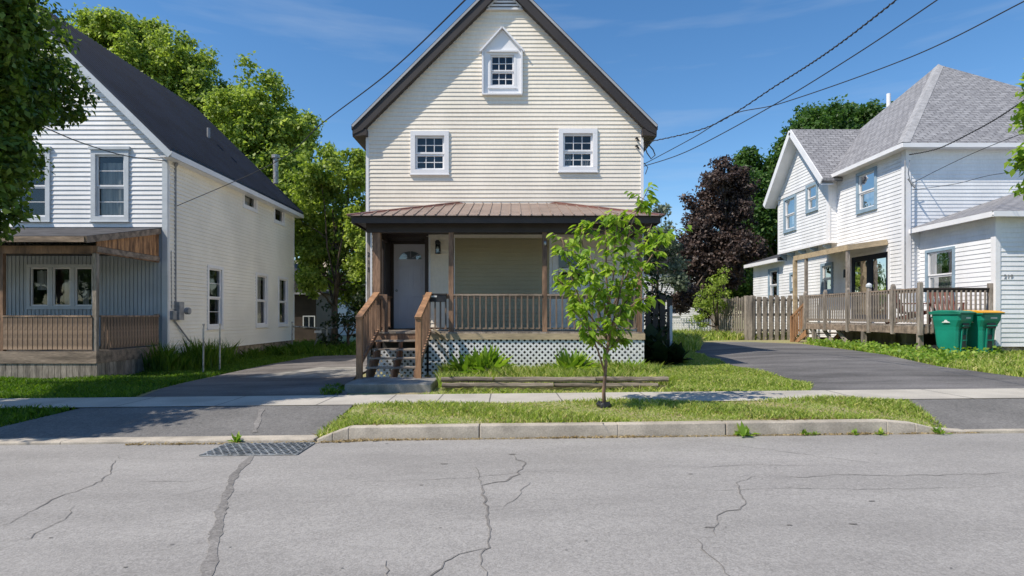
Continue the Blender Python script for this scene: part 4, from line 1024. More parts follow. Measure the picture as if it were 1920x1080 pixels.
for i in range(len(ysp) - 1):
    a, b = ysp[i] + .052, ysp[i + 1] - .052
    mb = MB(); mb.box(DX - .04, DX + .05, a, b, 2.20, 2.24); mb.box(DX - .01, DX + .03, a, b, 2.12, 2.20); r = mb.build('railing', M['grey_rail'], Q); mb = MB(); mb.box(DX - .01, DX + .03, a, b, 1.33, 1.40); mb.build('bottom_rail', M['grey_rail'], r)
    n = int((b - a) / .125); balus(r, [(DX - .03, a + (b - a) * (k + .5) / n) for k in range(n)], 1.31, 2.199, .036)
mb = MB(); mb.box(DX + .04, XA - .135, DY0 - .04, DY0 + .05, 2.20, 2.24); mb.box(DX + .04, XA - .135, DY0 - .01, DY0 + .03, 2.12, 2.20); r = mb.build('railing', M['beam'], Q)
n = 13; balus(r, [(DX + .1 + (XA - DX - .28) * (k + .5) / n, DY0 - .03) for k in range(n)], 1.05, 2.17, .038)
# stairs off the far end of the deck and under it
mb = MB()
for k in range(4): mb.box(DX + .1, XW - .1, 22.3 + .27 * k, 22.58 + .27 * k, 1.0 - .18 * k, 1.04 - .18 * k)
mb.build('stair_tread', M['tan'], Q)
for xx in (DX + .05, XW - .12): mb = MB(); mb.prism([(22.2, 1.05), (22.2, .78), (23.25, .35), (23.4, .35)], 'x', xx, xx + .04); mb.build('stringer', M['post_n'], Q)
mb = MB(); mb.bar((DX + .02, 22.2, 2.0), (DX + .02, 23.3, 1.45), .05, .09); mb.box(DX - .03, DX + .07, 23.25, 23.35, .4, 1.5)
for k in range(6): mb.box(DX + .0, DX + .04, 22.35 + .15 * k, 22.39 + .15 * k, 1.1 - .1 * k, 1.93 - .075 * k)
mb.build('stair_rail', M['post_n'], Q)
mb = MB()
for k in range(3): mb.bar((DX + .15 + .0 * k, 19.6 + k * .9, .55), (DX + .15, 20.3 + k * .9, 1.05), .04, .14)
mb.box(XW - .3, XW - .25, 18.9, 22, .5, 1.0)
mb.build('brace', M['grey_wood'], Q)
mb = MB(); mb.box(XA - .2, XA - .1, 16.2, 18.7, .3, 1.2); mb.build('underdeck_shade', M['pit'], Q)  # near-black sheet standing in for the shade beneath the deck

# ================================================================== VEGETATION
def np_mesh(name, V, faces_per, nv, mat, parent=None, origin=(0, 0, 0), kind=None, smooth=False):
    """V: (N, nv, 3) vertices; faces_per: list of index tuples (all same length) within one leaf"""
    N = V.shape[0]; fl_ = len(faces_per[0]); k = len(faces_per)
    idx = (np.array(faces_per)[None] + (np.arange(N) * nv)[:, None, None]).reshape(-1)
    me = bpy.data.meshes.new(name)
    base = np.array(OFF[parent.name]) if parent is not None else np.array(origin, float)
    co = (V.reshape(-1, 3) - base).astype(np.float32)
    me.vertices.add(len(co)); me.vertices.foreach_set('co', co.ravel())
    me.loops.add(len(idx)); me.loops.foreach_set('vertex_index', idx.astype(np.int32))
    np_ = N * k; me.polygons.add(np_); me.polygons.foreach_set('loop_start', np.arange(np_, dtype=np.int32) * fl_)
    me.polygons.foreach_set('loop_total', np.full(np_, fl_, dtype=np.int32)) if False else None
    me.update(calc_edges=True); me.materials.append(mat)
    if smooth: me.polygons.foreach_set('use_smooth', [True] * len(me.polygons))
    o = bpy.data.objects.new(name, me); COL.objects.link(o)
    if parent is not None: o.parent = parent; OFF[o.name] = Vector(base)
    else: o.location = Vector(base); OFF[o.name] = Vector(base)
    if kind: o['kind'] = kind
    return o
def unit(v): return v / (np.linalg.norm(v, axis=-1, keepdims=True) + 1e-9)
def leaf_quads(P, size, up=.5, out=None, droop=0.0, aspect=.62):
    """diamond-shaped bent leaves at points P; returns (N,4,3)"""
    N = len(P); n = RNG.normal(size=(N, 3)); 
    if out is not None: n = n * .75 + out * .8
    n[:, 2] += up; n = unit(n)
    t = unit(np.cross(n, RNG.normal(size=(N, 3)))); t[:, 2] -= droop; t = unit(t)
    b = unit(np.cross(n, t)); n = unit(np.cross(t, b))
    s = (size * RNG.uniform(.65, 1.3, N))[:, None]
    a = P; c = P + t * s - n * s * .12; l = P + t * s * .45 + b * s * aspect * .5 + n * s * .08; r = P + t * s * .45 - b * s * aspect * .5 + n * s * .08
    return np.stack([a, l, c, r], 1)
def crown_points(lobes, dens, cl_n=26, cl_r=.45, sub=9, inner=.55):
    """lobes (x,y,z,r): each grows sub-lobes; leaf clumps sit on the sub-lobe shells"""
    P = []; O = []
    for (x, y, z, r) in lobes:
        c = np.array([x, y, z]); subs = [(c, r * .62)]
        for _ in range(sub):
            d = unit(RNG.normal(size=3)); subs.append((c + d * r * RNG.uniform(.45, .98), r * RNG.uniform(.14, .44)))
        for sc_, sr in subs:
            n = max(2, int(dens * sr * sr)); d = unit(RNG.normal(size=(n, 3)))
            cp = sc_ + d * sr * RNG.uniform(inner, 1.12, (n, 1)) * np.array([1, 1, .9])
            k = RNG.integers(max(3, cl_n // 2), cl_n + cl_n // 2)
            off = unit(RNG.normal(size=(n, k, 3))) * (RNG.uniform(0, 1, (n, k, 1)) ** .6) * cl_r * RNG.uniform(.5, 1.2, (n, 1, 1))
            off[..., 2] *= .6
            P.append((cp[:, None] + off).reshape(-1, 3)); O.append(np.repeat(d, k, 0) + unit(off.reshape(-1, 3)) * .6)
    return np.concatenate(P), unit(np.concatenate(O))
def limbs(mb, base, top, r0, targets, rs=.45, wob=.15, seed=0):
    rr = random.Random(seed); base = Vector(base); top = Vector(top); n = 7; pts = []
    for i in range(n + 1):
        t = i / n; pts.append(base.lerp(top, t) + Vector((rr.gauss(0, wob * t), rr.gauss(0, wob * t), 0)))
    rad = [r0 * (1.25 if i == 0 else 1) * (1 - .75 * i / n) for i in range(n + 1)]; mb.tube(pts, rad, 9)
    for tg in targets:
        tg = Vector(tg); k = min(n - 1, max(2, int(n * rr.uniform(.3, .85)))); a = pts[k]; q = []
        for i in range(6):
            t = i / 5; p = a.lerp(tg, t); p.z += math.sin(t * math.pi) * .12 * (tg - a).length * -.4; p += Vector((rr.gauss(0, wob * .6), rr.gauss(0, wob * .6), rr.gauss(0, wob * .4))) * (1 if 0 < i < 5 else 0); q.append(p)
        mb.tube(q, [rad[k] * rs * (1 - .8 * i / 5) + .008 for i in range(6)], 6)
def px_lobes(L, Y, dy=1.5, seed=1):
    r = random.Random(seed); out = []
    for (px, py, rp) in L:
        y = Y + r.uniform(-dy, dy); out.append(((px - 960) * y / F, y, HC - (py - HY) * y / F, rp * y / F))
    return out
def tree(name, label, base, top, r0, lobes, mat, size, dens, cl_n=24, cl_r=.5, sub=9, group=None, cat='tree', bark='bark', up=.5, seed=1, inner=.55, clip=None, droop=0.0):
    t = thing(name, label, cat, base, group)
    mb = MB(); limbs(mb, base, top, r0, [l[:3] for l in lobes], seed=seed, wob=.02 * (Vector(top) - Vector(base)).length)
    mb.build('trunk', M[bark], t, smooth=True)
    P, O = crown_points(lobes, dens, cl_n, cl_r, sub, inner)
    if clip is not None: k = clip(P); P, O = P[k], O[k]
    np_mesh('crown', leaf_quads(P, size, up, O, droop), [(0, 1, 2, 3)], 4, M[mat], t)
    return t, len(P)
NL = {}
# big lime-green tree behind the left house
L1 = px_lobes([(205, 45, 28), (285, 70, 30), (230, 100, 60), (165, 90, 75), (215, 75, 48), (270, 150, 105), (360, 160, 75), (400, 230, 115), (470, 215, 85), (510, 290, 88), (545, 270, 55), (560, 350, 55), (330, 300, 120), (440, 350, 90), (500, 430, 70), (150, 200, 90)], 37, 2.5)
_, NL['big'] = tree('maple_tree', 'tall bright green maple with billowing crown rising behind the navy metal roof', (-16.5, 37, 0), (-16.5, 37, 13), .45, L1, 'leaf_lime', .235, 30, 30, .62, 20, seed=3)
L2 = px_lobes([(580, 520, 34), (690, 560, 36), (640, 440, 45), (560, 400, 34), (555, 450, 30), (620, 300, 26), (680, 340, 30), (700, 460, 40), (600, 330, 48), (655, 330, 45), (570, 360, 42), (645, 390, 50), (600, 420, 55), (680, 420, 50), (575, 470, 40), (640, 480, 50), (690, 500, 45), (600, 520, 32), (665, 545, 30)], 28.5, 1.5)
_, NL['gap'] = tree('slender_tree', 'light green leafy tree with thin trunk standing in the gap left of the cream house', (-8.4, 28.5, .05), (-8.3, 28.5, 6.5), .17, L2, 'leaf_lime', .19, 50, 22, .42, 15, seed=5, inner=.3)
L3 = px_lobes([(1420, 420, 50), (1400, 460, 45), (1385, 400, 30), (1570, 222, 40), (1635, 222, 32), (1515, 235, 35), (1480, 290, 45), (1400, 300, 22), (1372, 500, 50), (1540, 235, 48), (1600, 235, 45), (1500, 290, 65), (1450, 330, 50), (1430, 400, 60), (1480, 420, 65), (1420, 480, 60), (1450, 550, 60), (1560, 320, 70), (1640, 240, 40), (1400, 345, 35), (1620, 300, 60), (1520, 480, 60), (1390, 540, 45)], 41, 2)
_, NL['deep'] = tree('broadleaf_tree', 'deep green broadleaf tree behind the white hip-roofed house and the wooden fence', (18.5, 41, .5), (18.5, 41, 12), .5, L3, 'leaf_deep', .25, 30, 28, .65, 18, seed=7)
L4 = px_lobes([(1360, 330, 36), (1345, 370, 45), (1320, 400, 38), (1385, 370, 38), (1315, 450, 45), (1365, 440, 48), (1300, 510, 45), (1350, 510, 48), (1385, 480, 40), (1290, 560, 32), (1340, 570, 38), (1290, 470, 22)], 34, 1.5)
_, NL['purple'] = tree('purple_maple_tree', 'dark purple-leaved maple between the silvery tree and the deep green tree', (11.8, 34, .5), (11.8, 34, 7.5), .3, L4, 'leaf_purple', .19, 48, 26, .42, 17, seed=9)
L5 = px_lobes([(1232, 440, 32), (1255, 470, 34), (1225, 490, 32), (1262, 520, 26), (1240, 400, 14), (1215, 455, 24)], 30, 1)
_, NL['silver'] = tree('silvery_tree', 'airy silver-green tree just right of the cream house porch', (7.2, 30, .5), (7.2, 30, 3.5), .14, L5, 'leaf_silver', .19, 90, 16, .4, 8, seed=11, inner=.2)
L6 = px_lobes([(1335, 545, 28), (1320, 575, 26), (1345, 575, 24), (1350, 520, 18), (1310, 600, 14)], 27, .7)
_, NL['shrub'] = tree('leafy_shrub', 'light green shrub overhanging the white picket fence', (9.2, 27, .5), (9.2, 27, 2.2), .09, L6, 'leaf_lime', .12, 80, 14, .3, 7, cat='shrub', seed=13)
L7 = px_lobes([(1222, 520, 26), (1235, 560, 24), (1220, 590, 28), (1238, 620, 18), (1215, 640, 20)], 17.2, .3)
_, NL['ivy'] = tree('ivy_bush', 'very dark climbing bush on the old boards at the right porch corner', (4.2, 17.2, .4), (4.2, 17.2, 2.2), .06, L7, 'leaf_dark', .11, 150, 14, .2, 6, cat='bush', seed=15)
L8 = px_lobes([(640, 590, 34), (670, 600, 34), (690, 560, 30), (690, 620, 25), (620, 640, 20)], 25, .8)
_, NL['dk'] = tree('dark_shrub', 'dark shaded shrub under the slender tree beside the porch stairs', (-6.8, 25, .1), (-6.8, 25, 1.5), .08, L8, 'leaf_dark', .15, 60, 14, .3, 6, cat='shrub', seed=17)
L9 = px_lobes([(580, 560, 60), (700, 520, 70), (620, 480, 80), (650, 600, 50)], 52, 3)
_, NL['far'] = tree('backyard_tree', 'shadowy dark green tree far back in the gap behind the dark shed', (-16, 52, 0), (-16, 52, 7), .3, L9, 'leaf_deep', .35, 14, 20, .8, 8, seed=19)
# distant mass of trees closing the horizon
P = []
for i in range(46):
    x = -95 + i * 4.3 + random.uniform(-1.5, 1.5); P.append((x, 78 + random.uniform(-6, 8), 2.5 + random.uniform(-.5, 1.5), random.uniform(3.2, 4.6)))
pp_, oo_ = crown_points(P, 2.6, 26, 1.5, 5)
o = np_mesh('distant_trees', leaf_quads(pp_, .75, .4, oo_), [(0, 1, 2, 3)], 4, M['leaf_deep'], None, (0, 78, 0), kind='stuff'); tag(o, 'band of far-off green trees closing the view between the houses', 'trees')
# unseen trees added across the street to darken window reflections and ambient fill
P = []
for i in range(15):
    x = -42 + i * 6 + random.uniform(-1.5, 1.5); P.append((x, -19 + random.uniform(-2, 2), 3.6 + random.uniform(-.6, 1.2), random.uniform(3.0, 4.2)))
pp_, oo_ = crown_points(P, 3.0, 20, 1.3, 6)
o = np_mesh('added_opposite_trees', leaf_quads(pp_, .7, .4, oo_), [(0, 1, 2, 3)], 4, M['leaf_deep'], None, (0, -19, 0), kind='stuff'); tag(o, 'unseen row of green trees added across the street to darken the window reflections', 'trees')
# near maple at the left edge, trunk outside the frame
LN = [(-7.15, 8.2, 7.0, .72), (-7.25, 8.2, 6.1, .70), (-7.2, 8.3, 5.2, .62), (-7.35, 8.3, 4.4, .62), (-7.0, 8.15, 3.65, .55), (-7.3, 8.3, 2.95, .42), (-6.95, 8.3, 5.75, .4), (-8.7, 8.0, 6.9, 1.6), (-8.5, 8.3, 4.9, 1.3), (-8.6, 8.2, 3.55, 1.0), (-9.8, 9.4, 5.2, 2.0), (-9.6, 8.4, 8.2, 1.8), (-10.4, 7.2, 6.2, 2.0), (-11.4, 9.6, 7.4, 2.1), (-10.2, 11.0, 6.0, 1.9), (-9.5, 6.9, 4.6, 1.4), (-11.2, 11.8, 4.4, 1.5)]
_, NL['near'] = tree('street_maple', 'large dark green street maple whose leaves hang in from the left edge', (-9.9, 8.6, .1), (-9.8, 8.6, 6.5), .24, LN, 'leaf_near', .115, 125, 28, .26, 18, seed=21, droop=.35, up=.9, inner=.5)
LR = [(7.42, 8.5, 4.72, .30), (7.5, 8.5, 4.42, .26), (7.5, 8.5, 3.72, .28), (7.58, 8.5, 3.38, .25), (8.3, 8.6, 4.6, .62), (8.3, 8.4, 3.6, .5), (9.1, 8.9, 5.0, 1.0), (9.8, 8.0, 4.6, 1.3), (9.8, 9.6, 3.9, 1.1)]
_, NL['nearr'] = tree('street_tree', 'green tree reaching in from the right edge before the hip-roofed house', (10.0, 8.8, .25), (9.9, 8.8, 4.5), .16, LR, 'leaf_young', .12, 190, 18, .2, 8, seed=23, droop=.3)

# young street tree
def sapling():
    Y0 = 8.52; base = at(1133, 768, Y0); base.z = float(S_(base.x)) - .02
    t = thing('young_tree', 'young street tree with upright branches and drooping bright leaves in the grass verge', 'tree', tuple(base))
    def A(px, py, dy=0): return at(px, py, Y0 + dy)
    trunk = [base, A(1132, 735), A(1135, 700), A(1137, 670), A(1141, 640), A(1143, 600), A(1140, 560, .05), A(1136, 510, .05), A(1137, 455, 0), A(1134, 420, 0), A(1128, 407, 0)]
    mb = MB(); mb.tube(trunk, [.030, .026, .023, .021, .019, .016, .016, .012, .009, .006, .003], 8)
    L = [[A(1136, 705), A(1122, 660, -.05), A(1108, 625, -.12), A(1090, 570, -.2), A(1072, 520, -.25), A(1062, 480, -.3), A(1053, 445, -.3)],
         [A(1141, 645), A(1125, 590, .1), A(1108, 540, .2), A(1098, 490, .25), A(1090, 445, .3), A(1092, 420, .3)],
         [A(1141, 640), A(1156, 580, -.1), A(1168, 520, -.2), A(1175, 460, -.25), A(1184, 420, -.3), A(1196, 390, -.3), A(1212, 362, -.32)],
         [A(1142, 625), A(1168, 575, .1), A(1192, 530, .2), A(1215, 490, .25), A(1238, 455, .3), A(1264, 432, .3)],
         [A(1143, 610), A(1168, 585, -.2), A(1195, 565, -.35), A(1222, 555, -.4)],
         [A(1140, 640), A(1112, 600, .15), A(1085, 565, .25), A(1062, 540, .3), A(1044, 520, .3)],
         [A(1142, 600), A(1130, 560, -.35), A(1115, 520, -.5), A(1105, 470, -.5)],
         [A(1143, 590), A(1160, 550, .3), A(1178, 510, .5), A(1200, 470, .5), A(1215, 440, .5), A(1222, 420, .5)],
         [A(1140, 570), A(1150, 520, -.2), A(1152, 470, -.3), A(1156, 430, -.3), A(1160, 400, -.3)],
         [A(1138, 655), A(1118, 640, -.25), A(1090, 600, -.4), A(1068, 575, -.45)],
         [A(1141, 640), A(1150, 610, -.4), A(1165, 580, -.5)], [A(1139, 660), A(1155, 640, .1), A(1165, 632, .1)]]
    for l in L: mb.tube(l, [.012 * (1 - .8 * i / (len(l) - 1)) + .002 for i in range(len(l))], 6)
    P = []; D = []
    rr = random.Random(5)
    def along(l, a, b, n, twig=.22):
        for _ in range(n):
            u = rr.uniform(a, b) * (len(l) - 1); i = min(int(u), len(l) - 2); p = l[i].lerp(l[i + 1], u - i)
            d = Vector((rr.gauss(0, 1), rr.gauss(0, 1), rr.gauss(.25, .5))).normalized(); ln = rr.uniform(.05, twig)
            e = p + d * ln; mb.tube([p, p.lerp(e, .5) + Vector((0, 0, .01)), e], [.004, .003, .002], 4)
            for k in range(rr.randint(4, 7)):
                f = rr.uniform(.25, 1.05); P.append(tuple(p + d * ln * f + Vector((rr.gauss(0, .02), rr.gauss(0, .02), rr.gauss(0, .02))))); D.append(tuple(d + Vector((rr.gauss(0, .7), rr.gauss(0, .7), rr.gauss(0, .3)))))
    for l in L: along(l, .22, 1.0, int(9 + 14 * sum((l[i + 1] - l[i]).length for i in range(len(l) - 1))))
    along(trunk, .42, 1.0, 30, .3)
    mb.build('trunk', M['bark_y'], t, smooth=True)
    P = np.array(P); D = np.array(D); D[:, 2] = D[:, 2] * .3 - .55; tdir = unit(D); N = len(P)
    b = unit(np.cross(tdir, np.array([0, 0, 1.0]) + RNG.normal(size=(N, 3)) * .25)); n = unit(np.cross(b, tdir))
    n[n[:, 2] < 0] *= -1
    s = RNG.uniform(.07, .145, N)[:, None]; wd = s * RNG.uniform(.24, .32, (N, 1)); dn = np.array([0, 0, -1.0])
    c0 = P; c1 = P + tdir * s * .35 - n * wd * .25; c2 = P + tdir * s * .68 + dn * s * .06 - n * wd * .2; c3 = P + tdir * s + dn * s * .22
    l1 = c1 + b * wd * 1.0 + n * wd * .45; l2 = c2 + b * wd * .75 + n * wd * .35; r1 = c1 - b * wd * 1.0 + n * wd * .45; r2 = c2 - b * wd * .75 + n * wd * .35
    V = np.stack([c0, c1, c2, c3, l1, l2, r1, r2], 1)
    # quads; tips use degenerate-free quads (c0,l1,c1,r1 halves as tri-like quads)
    np_mesh('leaves', V, [(0, 1, 4, 4)][:0] or [(0, 4, 5, 1), (1, 5, 3, 2), (0, 1, 2, 6), (6, 2, 3, 7)], 8, M['leaf_young'], t)
    g = MB(); g.lathe([(.10, 0), (.105, .04), (.085, .07), (.05, .06)], (base.x - .01, base.y, base.z + .01), 12); 
    g.v = [(x + random.uniform(-.015, .015), y + random.uniform(-.015, .015), z + random.uniform(-.01, .02)) for x, y, z in g.v]; g.build('root_guard', M['black'], t)
    return N
NL['sap'] = sapling()

# ---------------------------------------------------------------- grass
def inpoly(X, Y, poly):
    c = np.zeros(len(X), bool); n = len(poly); j = n - 1
    for i in range(n):
        xi, yi = poly[i]; xj, yj = poly[j]
        m = ((yi > Y) != (yj > Y)) & (X < (xj - xi) * (Y - yi) / (yj - yi + 1e-12) + xi); c ^= m; j = i
    return c
def grass(name, poly, dens, h, mat, label, excl=(), hfn=None, wid=.010, wild=.5, patch=True, cat='grass'):
    xs = [p[0] for p in poly]; ys = [p[1] for p in poly]; A = (max(xs) - min(xs)) * (max(ys) - min(ys)); N = int(A * dens)
    X = RNG.uniform(min(xs), max(xs), N); Y = RNG.uniform(min(ys), max(ys), N); k = inpoly(X, Y, poly)
    for e in excl: k &= ~inpoly(X, Y, e)
    if patch:
        nz = np.sin(X * 3.1 + 1.3 * np.sin(Y * 4.1)) * np.sin(Y * 5.3 + 1.7 * np.sin(X * 2.3)) + .6 * np.sin(X * 9 + Y * 7)
        k &= RNG.uniform(-1.9, 1.0, N) < nz + .9
    X, Y = X[k], Y[k]; N = len(X); Z = (hfn or G)(X, Y) - .03
    H_ = RNG.uniform(h[0], h[1], N) * (1 + .35 * np.sin(X * 2.1 + Y * 3.3)); a = RNG.uniform(0, 6.283, N)
    lean = RNG.normal(0, wild, (N, 2)) * H_[:, None]; w_ = wid * RNG.uniform(.6, 1.4, N)
    B = np.stack([X, Y, Z], 1); t = np.stack([np.cos(a) * w_, np.sin(a) * w_, np.zeros(N)], 1)
    mid = B + np.stack([lean[:, 0] * .35, lean[:, 1] * .35, H_ * .6], 1); tip = B + np.stack([lean[:, 0], lean[:, 1], H_], 1)
    V = np.stack([B - t, B + t, mid + t * .7, tip, mid - t * .7], 1)
    o = np_mesh(name, V, [(0, 1, 2, 3, 4)], 5, M[mat], None, (float(X.mean()), float(Y.mean()), float(Z.mean())), kind='stuff'); tag(o, label, cat)
    return N
def Gst(X, Y):
    X = np.asarray(X, float); Y = np.asarray(Y, float)
    r = np.interp(X, [-2.42, -2.0, 4.7, 5.3], [0.0, 1.0, 1.0, .15]); zs = Rd(X) + .15 + (S_(X) + .012 - Rd(X) - .15) * np.clip((Y - 7.5) / 1.4, 0, 1)
    zs = zs + .012 * np.sin(X * 1.7) * np.sin(Y * 2.3)
    return G(X, Y) * (1 - r) + zs * r
verge = [(-2.38, 7.54), (5.28, 7.54), (5.55, 8.2), (5.8, 8.9), (-2.28, 8.9), (-2.32, 8.2)]
region('verge', verge, -.004, M['soil'], step=.3, hfn=Gst)
vg = [(-2.46, 7.46), (-2.0, 7.56), (5.0, 7.56), (5.42, 7.46), (5.62, 8.2), (5.85, 8.9), (5.3, 8.97), (-1.9, 8.96), (-2.34, 8.93), (-2.40, 8.2)]
pot = [(1.20, 8.42), (1.42, 8.42), (1.42, 8.62), (1.20, 8.62)]
NL['g1'] = grass('verge_grass', vg, 3600, (.035, .085), 'grass', 'sunny green and straw mixed grass on the strip between kerb and sidewalk', hfn=Gst, wid=.0075)
NL['g1b'] = grass('verge_straw', vg, 420, (.02, .06), 'straw', 'dry straw-coloured blades scattered through the kerbside strip', hfn=Gst, wid=.008, wild=1.2)
NL['g1c'] = grass('verge_straw', [(-2.0, 7.55), (5.1, 7.55), (5.2, 7.72), (-1.9, 7.70)], 2500, (.015, .045), 'straw', 'dry edge of the kerbside strip against the kerb', hfn=Gst, wid=.009, wild=1.4)
lawnR = [(2.75, 10.06), (5.0, 10.06)] + [gpt(*p) for p in ((1520, 720), (1440, 700), (1360, 682), (1310, 664), (1285, 650))] + [(5.0, 17.0), (3.35, 17.0), (3.3, 14.8), (2.9, 13.1), (2.9, 12)]
NL['g2'] = grass('lawn_grass', lawnR, 2100, (.04, .085), 'grass', 'bright short lawn between the cream house and the right driveway', wid=.009, patch=False)
bed = [(-1.30, 10.64), (2.85, 10.64), (3.0, 13.0), (-1.55, 13.0), (-1.4, 11.8)]
NL['g3'] = grass('bed_grass', bed, 1500, (.10, .24), 'grass', 'taller grass and weeds filling the bed before the white lattice', hfn=lambda X, Y: G(X, Y) + .06, wid=.010, wild=.45)
edge = [(-1.7, 10.02), (5.0, 10.02), (5.0, 10.10), (2.9, 10.45), (-1.3, 10.46)]
NL['g4'] = grass('edge_weeds', edge, 900, (.03, .09), 'grass', 'thin weeds and straw along the back of the sidewalk', wid=.008, wild=.8)
lawnL = [(-14, 10.05), (-6.4, 10.05), (-6.85, 11.5), (-7.15, 13), (-7.45, 15.2), (-7.55, 18), (-7.35, 22), (-7.0, 24), (-8, 27.5), (-9.6, 27.5), (-9.6, 16.9), (-9.8, 14.25), (-14, 14.25)]
NL['g5'] = grass('lawn_grass', lawnL, 900, (.05, .11), 'grass_l', 'shaded lush lawn along the left driveway and porch skirt', wid=.011, patch=False)
NL['g6'] = grass('verge_grass', [(-14, 7.62), (-7.3, 7.62), (-6.85, 8.2), (-6.4, 8.9), (-14, 8.9)], 1500, (.04, .09), 'grass_l', 'shaded grass patch between road and sidewalk at the far left', wid=.010, patch=False)
lawnRR = [(14, 10.9)] + [gpt(*p) for p in ((1920, 706), (1850, 697), (1760, 685), (1690, 670), (1600, 655), (1505, 643))] + [(11.8, 22.5), (11.2, 20), (10.9, 16), (12.6, 15.6), (17, 15.6), (17, 11)]
NL['g7'] = grass('lawn_grass', lawnRR, 700, (.05, .13), 'grass', 'sunlit grass around the green bins and the deck posts', wid=.012, patch=False)
NL['g8'] = grass('back_grass', [(4.0, 17), (5.6, 18), (7.6, 24.3), (9.6, 25), (12, 24.9), (12, 26), (9.7, 26), (9.6, 31), (4, 31)], 260, (.12, .34), 'grass', 'long sunny grass at the end of the right driveway', wid=.02, patch=False)
NL['g9'] = grass('back_grass', [(-9.5, 22.5), (-3.8, 22.2), (-3.8, 30), (-12, 30), (-9.5, 27)], 240, (.12, .35), 'grass_l', 'long shaded grass and weeds at the end of the left driveway', wid=.02, patch=False)
NL['g10'] = grass('tall_grass', [(-9.7, 15.9), (-8.95, 15.7), (-8.5, 17.4), (-8.9, 19.4), (-9.6, 19.6), (-9.6, 16.8)], 900, (.22, .72), 'grass_l', 'knee-high dark grass clump against the side of the left house', wid=.015, patch=False, wild=.28)
NL['g11'] = grass('foundation_weeds', [(-9.6, 20.2), (-9.1, 20.2), (-9.1, 26.5), (-9.6, 26.5)], 400, (.15, .35), 'grass_l', 'low weeds along the stone foundation of the left house', wid=.014, patch=False)
NL['g12'] = grass('driveway_weeds', [(-3.2, 10.1), (-2.9, 10.1), (-2.95, 10.9), (-3.3, 11.7), (-3.6, 11.6)], 900, (.04, .12), 'grass_l', 'weeds beside the concrete landing at the driveway edge', wid=.01)
# gutter litter and weeds along the kerb
gl = [(-4.6, 7.26), (-2.3, 7.28), (-1.9, 7.36), (5.7, 7.36), (5.7, 7.33), (-1.5, 7.31), (-2.3, 7.20), (-4.7, 7.22)]
NL['lit'] = grass('gutter_litter', gl, 5200, (.006, .022), 'straw', 'brown leaf litter and seeds gathered along the gutter', wid=.010, wild=1.6, patch=True, cat='litter', hfn=lambda X, Y: G(X, Y) + .034)
def weed(name, label, x, y, z, r, n, ls, mat='weed', group=None, cat='weed', up=.35, h=.5):
    t = thing(name, label, cat, (x, y, z), group)
    a = RNG.uniform(0, 6.283, n); el = RNG.uniform(.25, 1.3, n); L = ls * RNG.uniform(.6, 1.2, n)
    B = np.stack([x + RNG.normal(0, r * .25, n), y + RNG.normal(0, r * .25, n), np.full(n, z)], 1)
    d = np.stack([np.cos(a) * np.cos(el), np.sin(a) * np.cos(el), np.sin(el)], 1)
    side = np.stack([-np.sin(a), np.cos(a), np.zeros(n)], 1); w_ = (L * h * .16)[:, None]
    m = B + d * L[:, None] * .55; tip = B + d * L[:, None]; tip[:, 2] -= L * .22 * np.cos(el); m2 = B + d * L[:, None] * .25
    V = np.stack([B, m2 + side * w_ * .6, m + side * w_, tip, m - side * w_, m2 - side * w_ * .6], 1)
    np_mesh('leaves', V, [(0, 1, 2, 3, 4, 5)], 6, M[mat], t)
    mb = MB()
    for i in range(3): mb.tube([(x + (i - 1) * r * .1, y, z - .02), (x + (i - 1) * r * .2, y, z + ls * .4)], .004, 5)
    mb.build('stem', M['straw'], t)
for i, (px, py, r, lab) in enumerate([(1385, 812, .14, 'largest green weed growing at the foot of the kerb, right of the young tree'), (1498, 808, .07, 'small green weed at the kerb foot, middle of the right-hand weeds'), (1510, 806, .05, 'tiny weed touching the middle kerb weed on its right'), (1582, 806, .06, 'small weed standing by itself at the kerb foot toward the right'), (1622, 803, .07, 'yellow-green weed climbing the kerb near its right end'), (1735, 803, .09, 'weed in the gutter where the kerb slopes down at the right'), (445, 830, .10, 'weed between flush kerb and drain grate')]):
    x, y = gpt(px, py); weed('kerb_weed', lab, x, min(y, 7.34), float(G(x, 7.3)), r, 26, r * 1.3, group='weeds in the gutter', h=1.0)
for (px, py, n, ls, lab) in [(912, 694, 240, .66, 'big daylily clump by the lattice left of centre'), (876, 700, 70, .60, 'thin daylily clump with paler stems near the stairs'), (1070, 700, 240, .60, 'big daylily clump by the lattice left of the young tree'), (1180, 706, 90, .42, 'low daylily clump by the lattice right of the young tree')]:
    x = (px - 960) * 12.3 / F; weed('daylily', lab, x, 12.3, .28, .35, n, ls, 'weed', 'clumps in the bed before the lattice', 'daylily', h=.42)
for (px, n, ls, lab) in [(1232, 60, .42, 'dark broad-leaved hosta against the right end of the lattice'), (1258, 50, .38, 'dark hosta at the lawn edge beside the lattice hosta'), (1215, 60, .62, 'tallest dark hosta under the ivy bush')]:
    Y_ = 14.6 if px > 1216 else 15.3; x = (px - 960) * Y_ / F; weed('hosta', lab, x, Y_, float(G(x, Y_)), .5, n, ls * 1.5, 'leaf_dark', 'dark hostas at the porch corner', 'hosta', h=2.0)
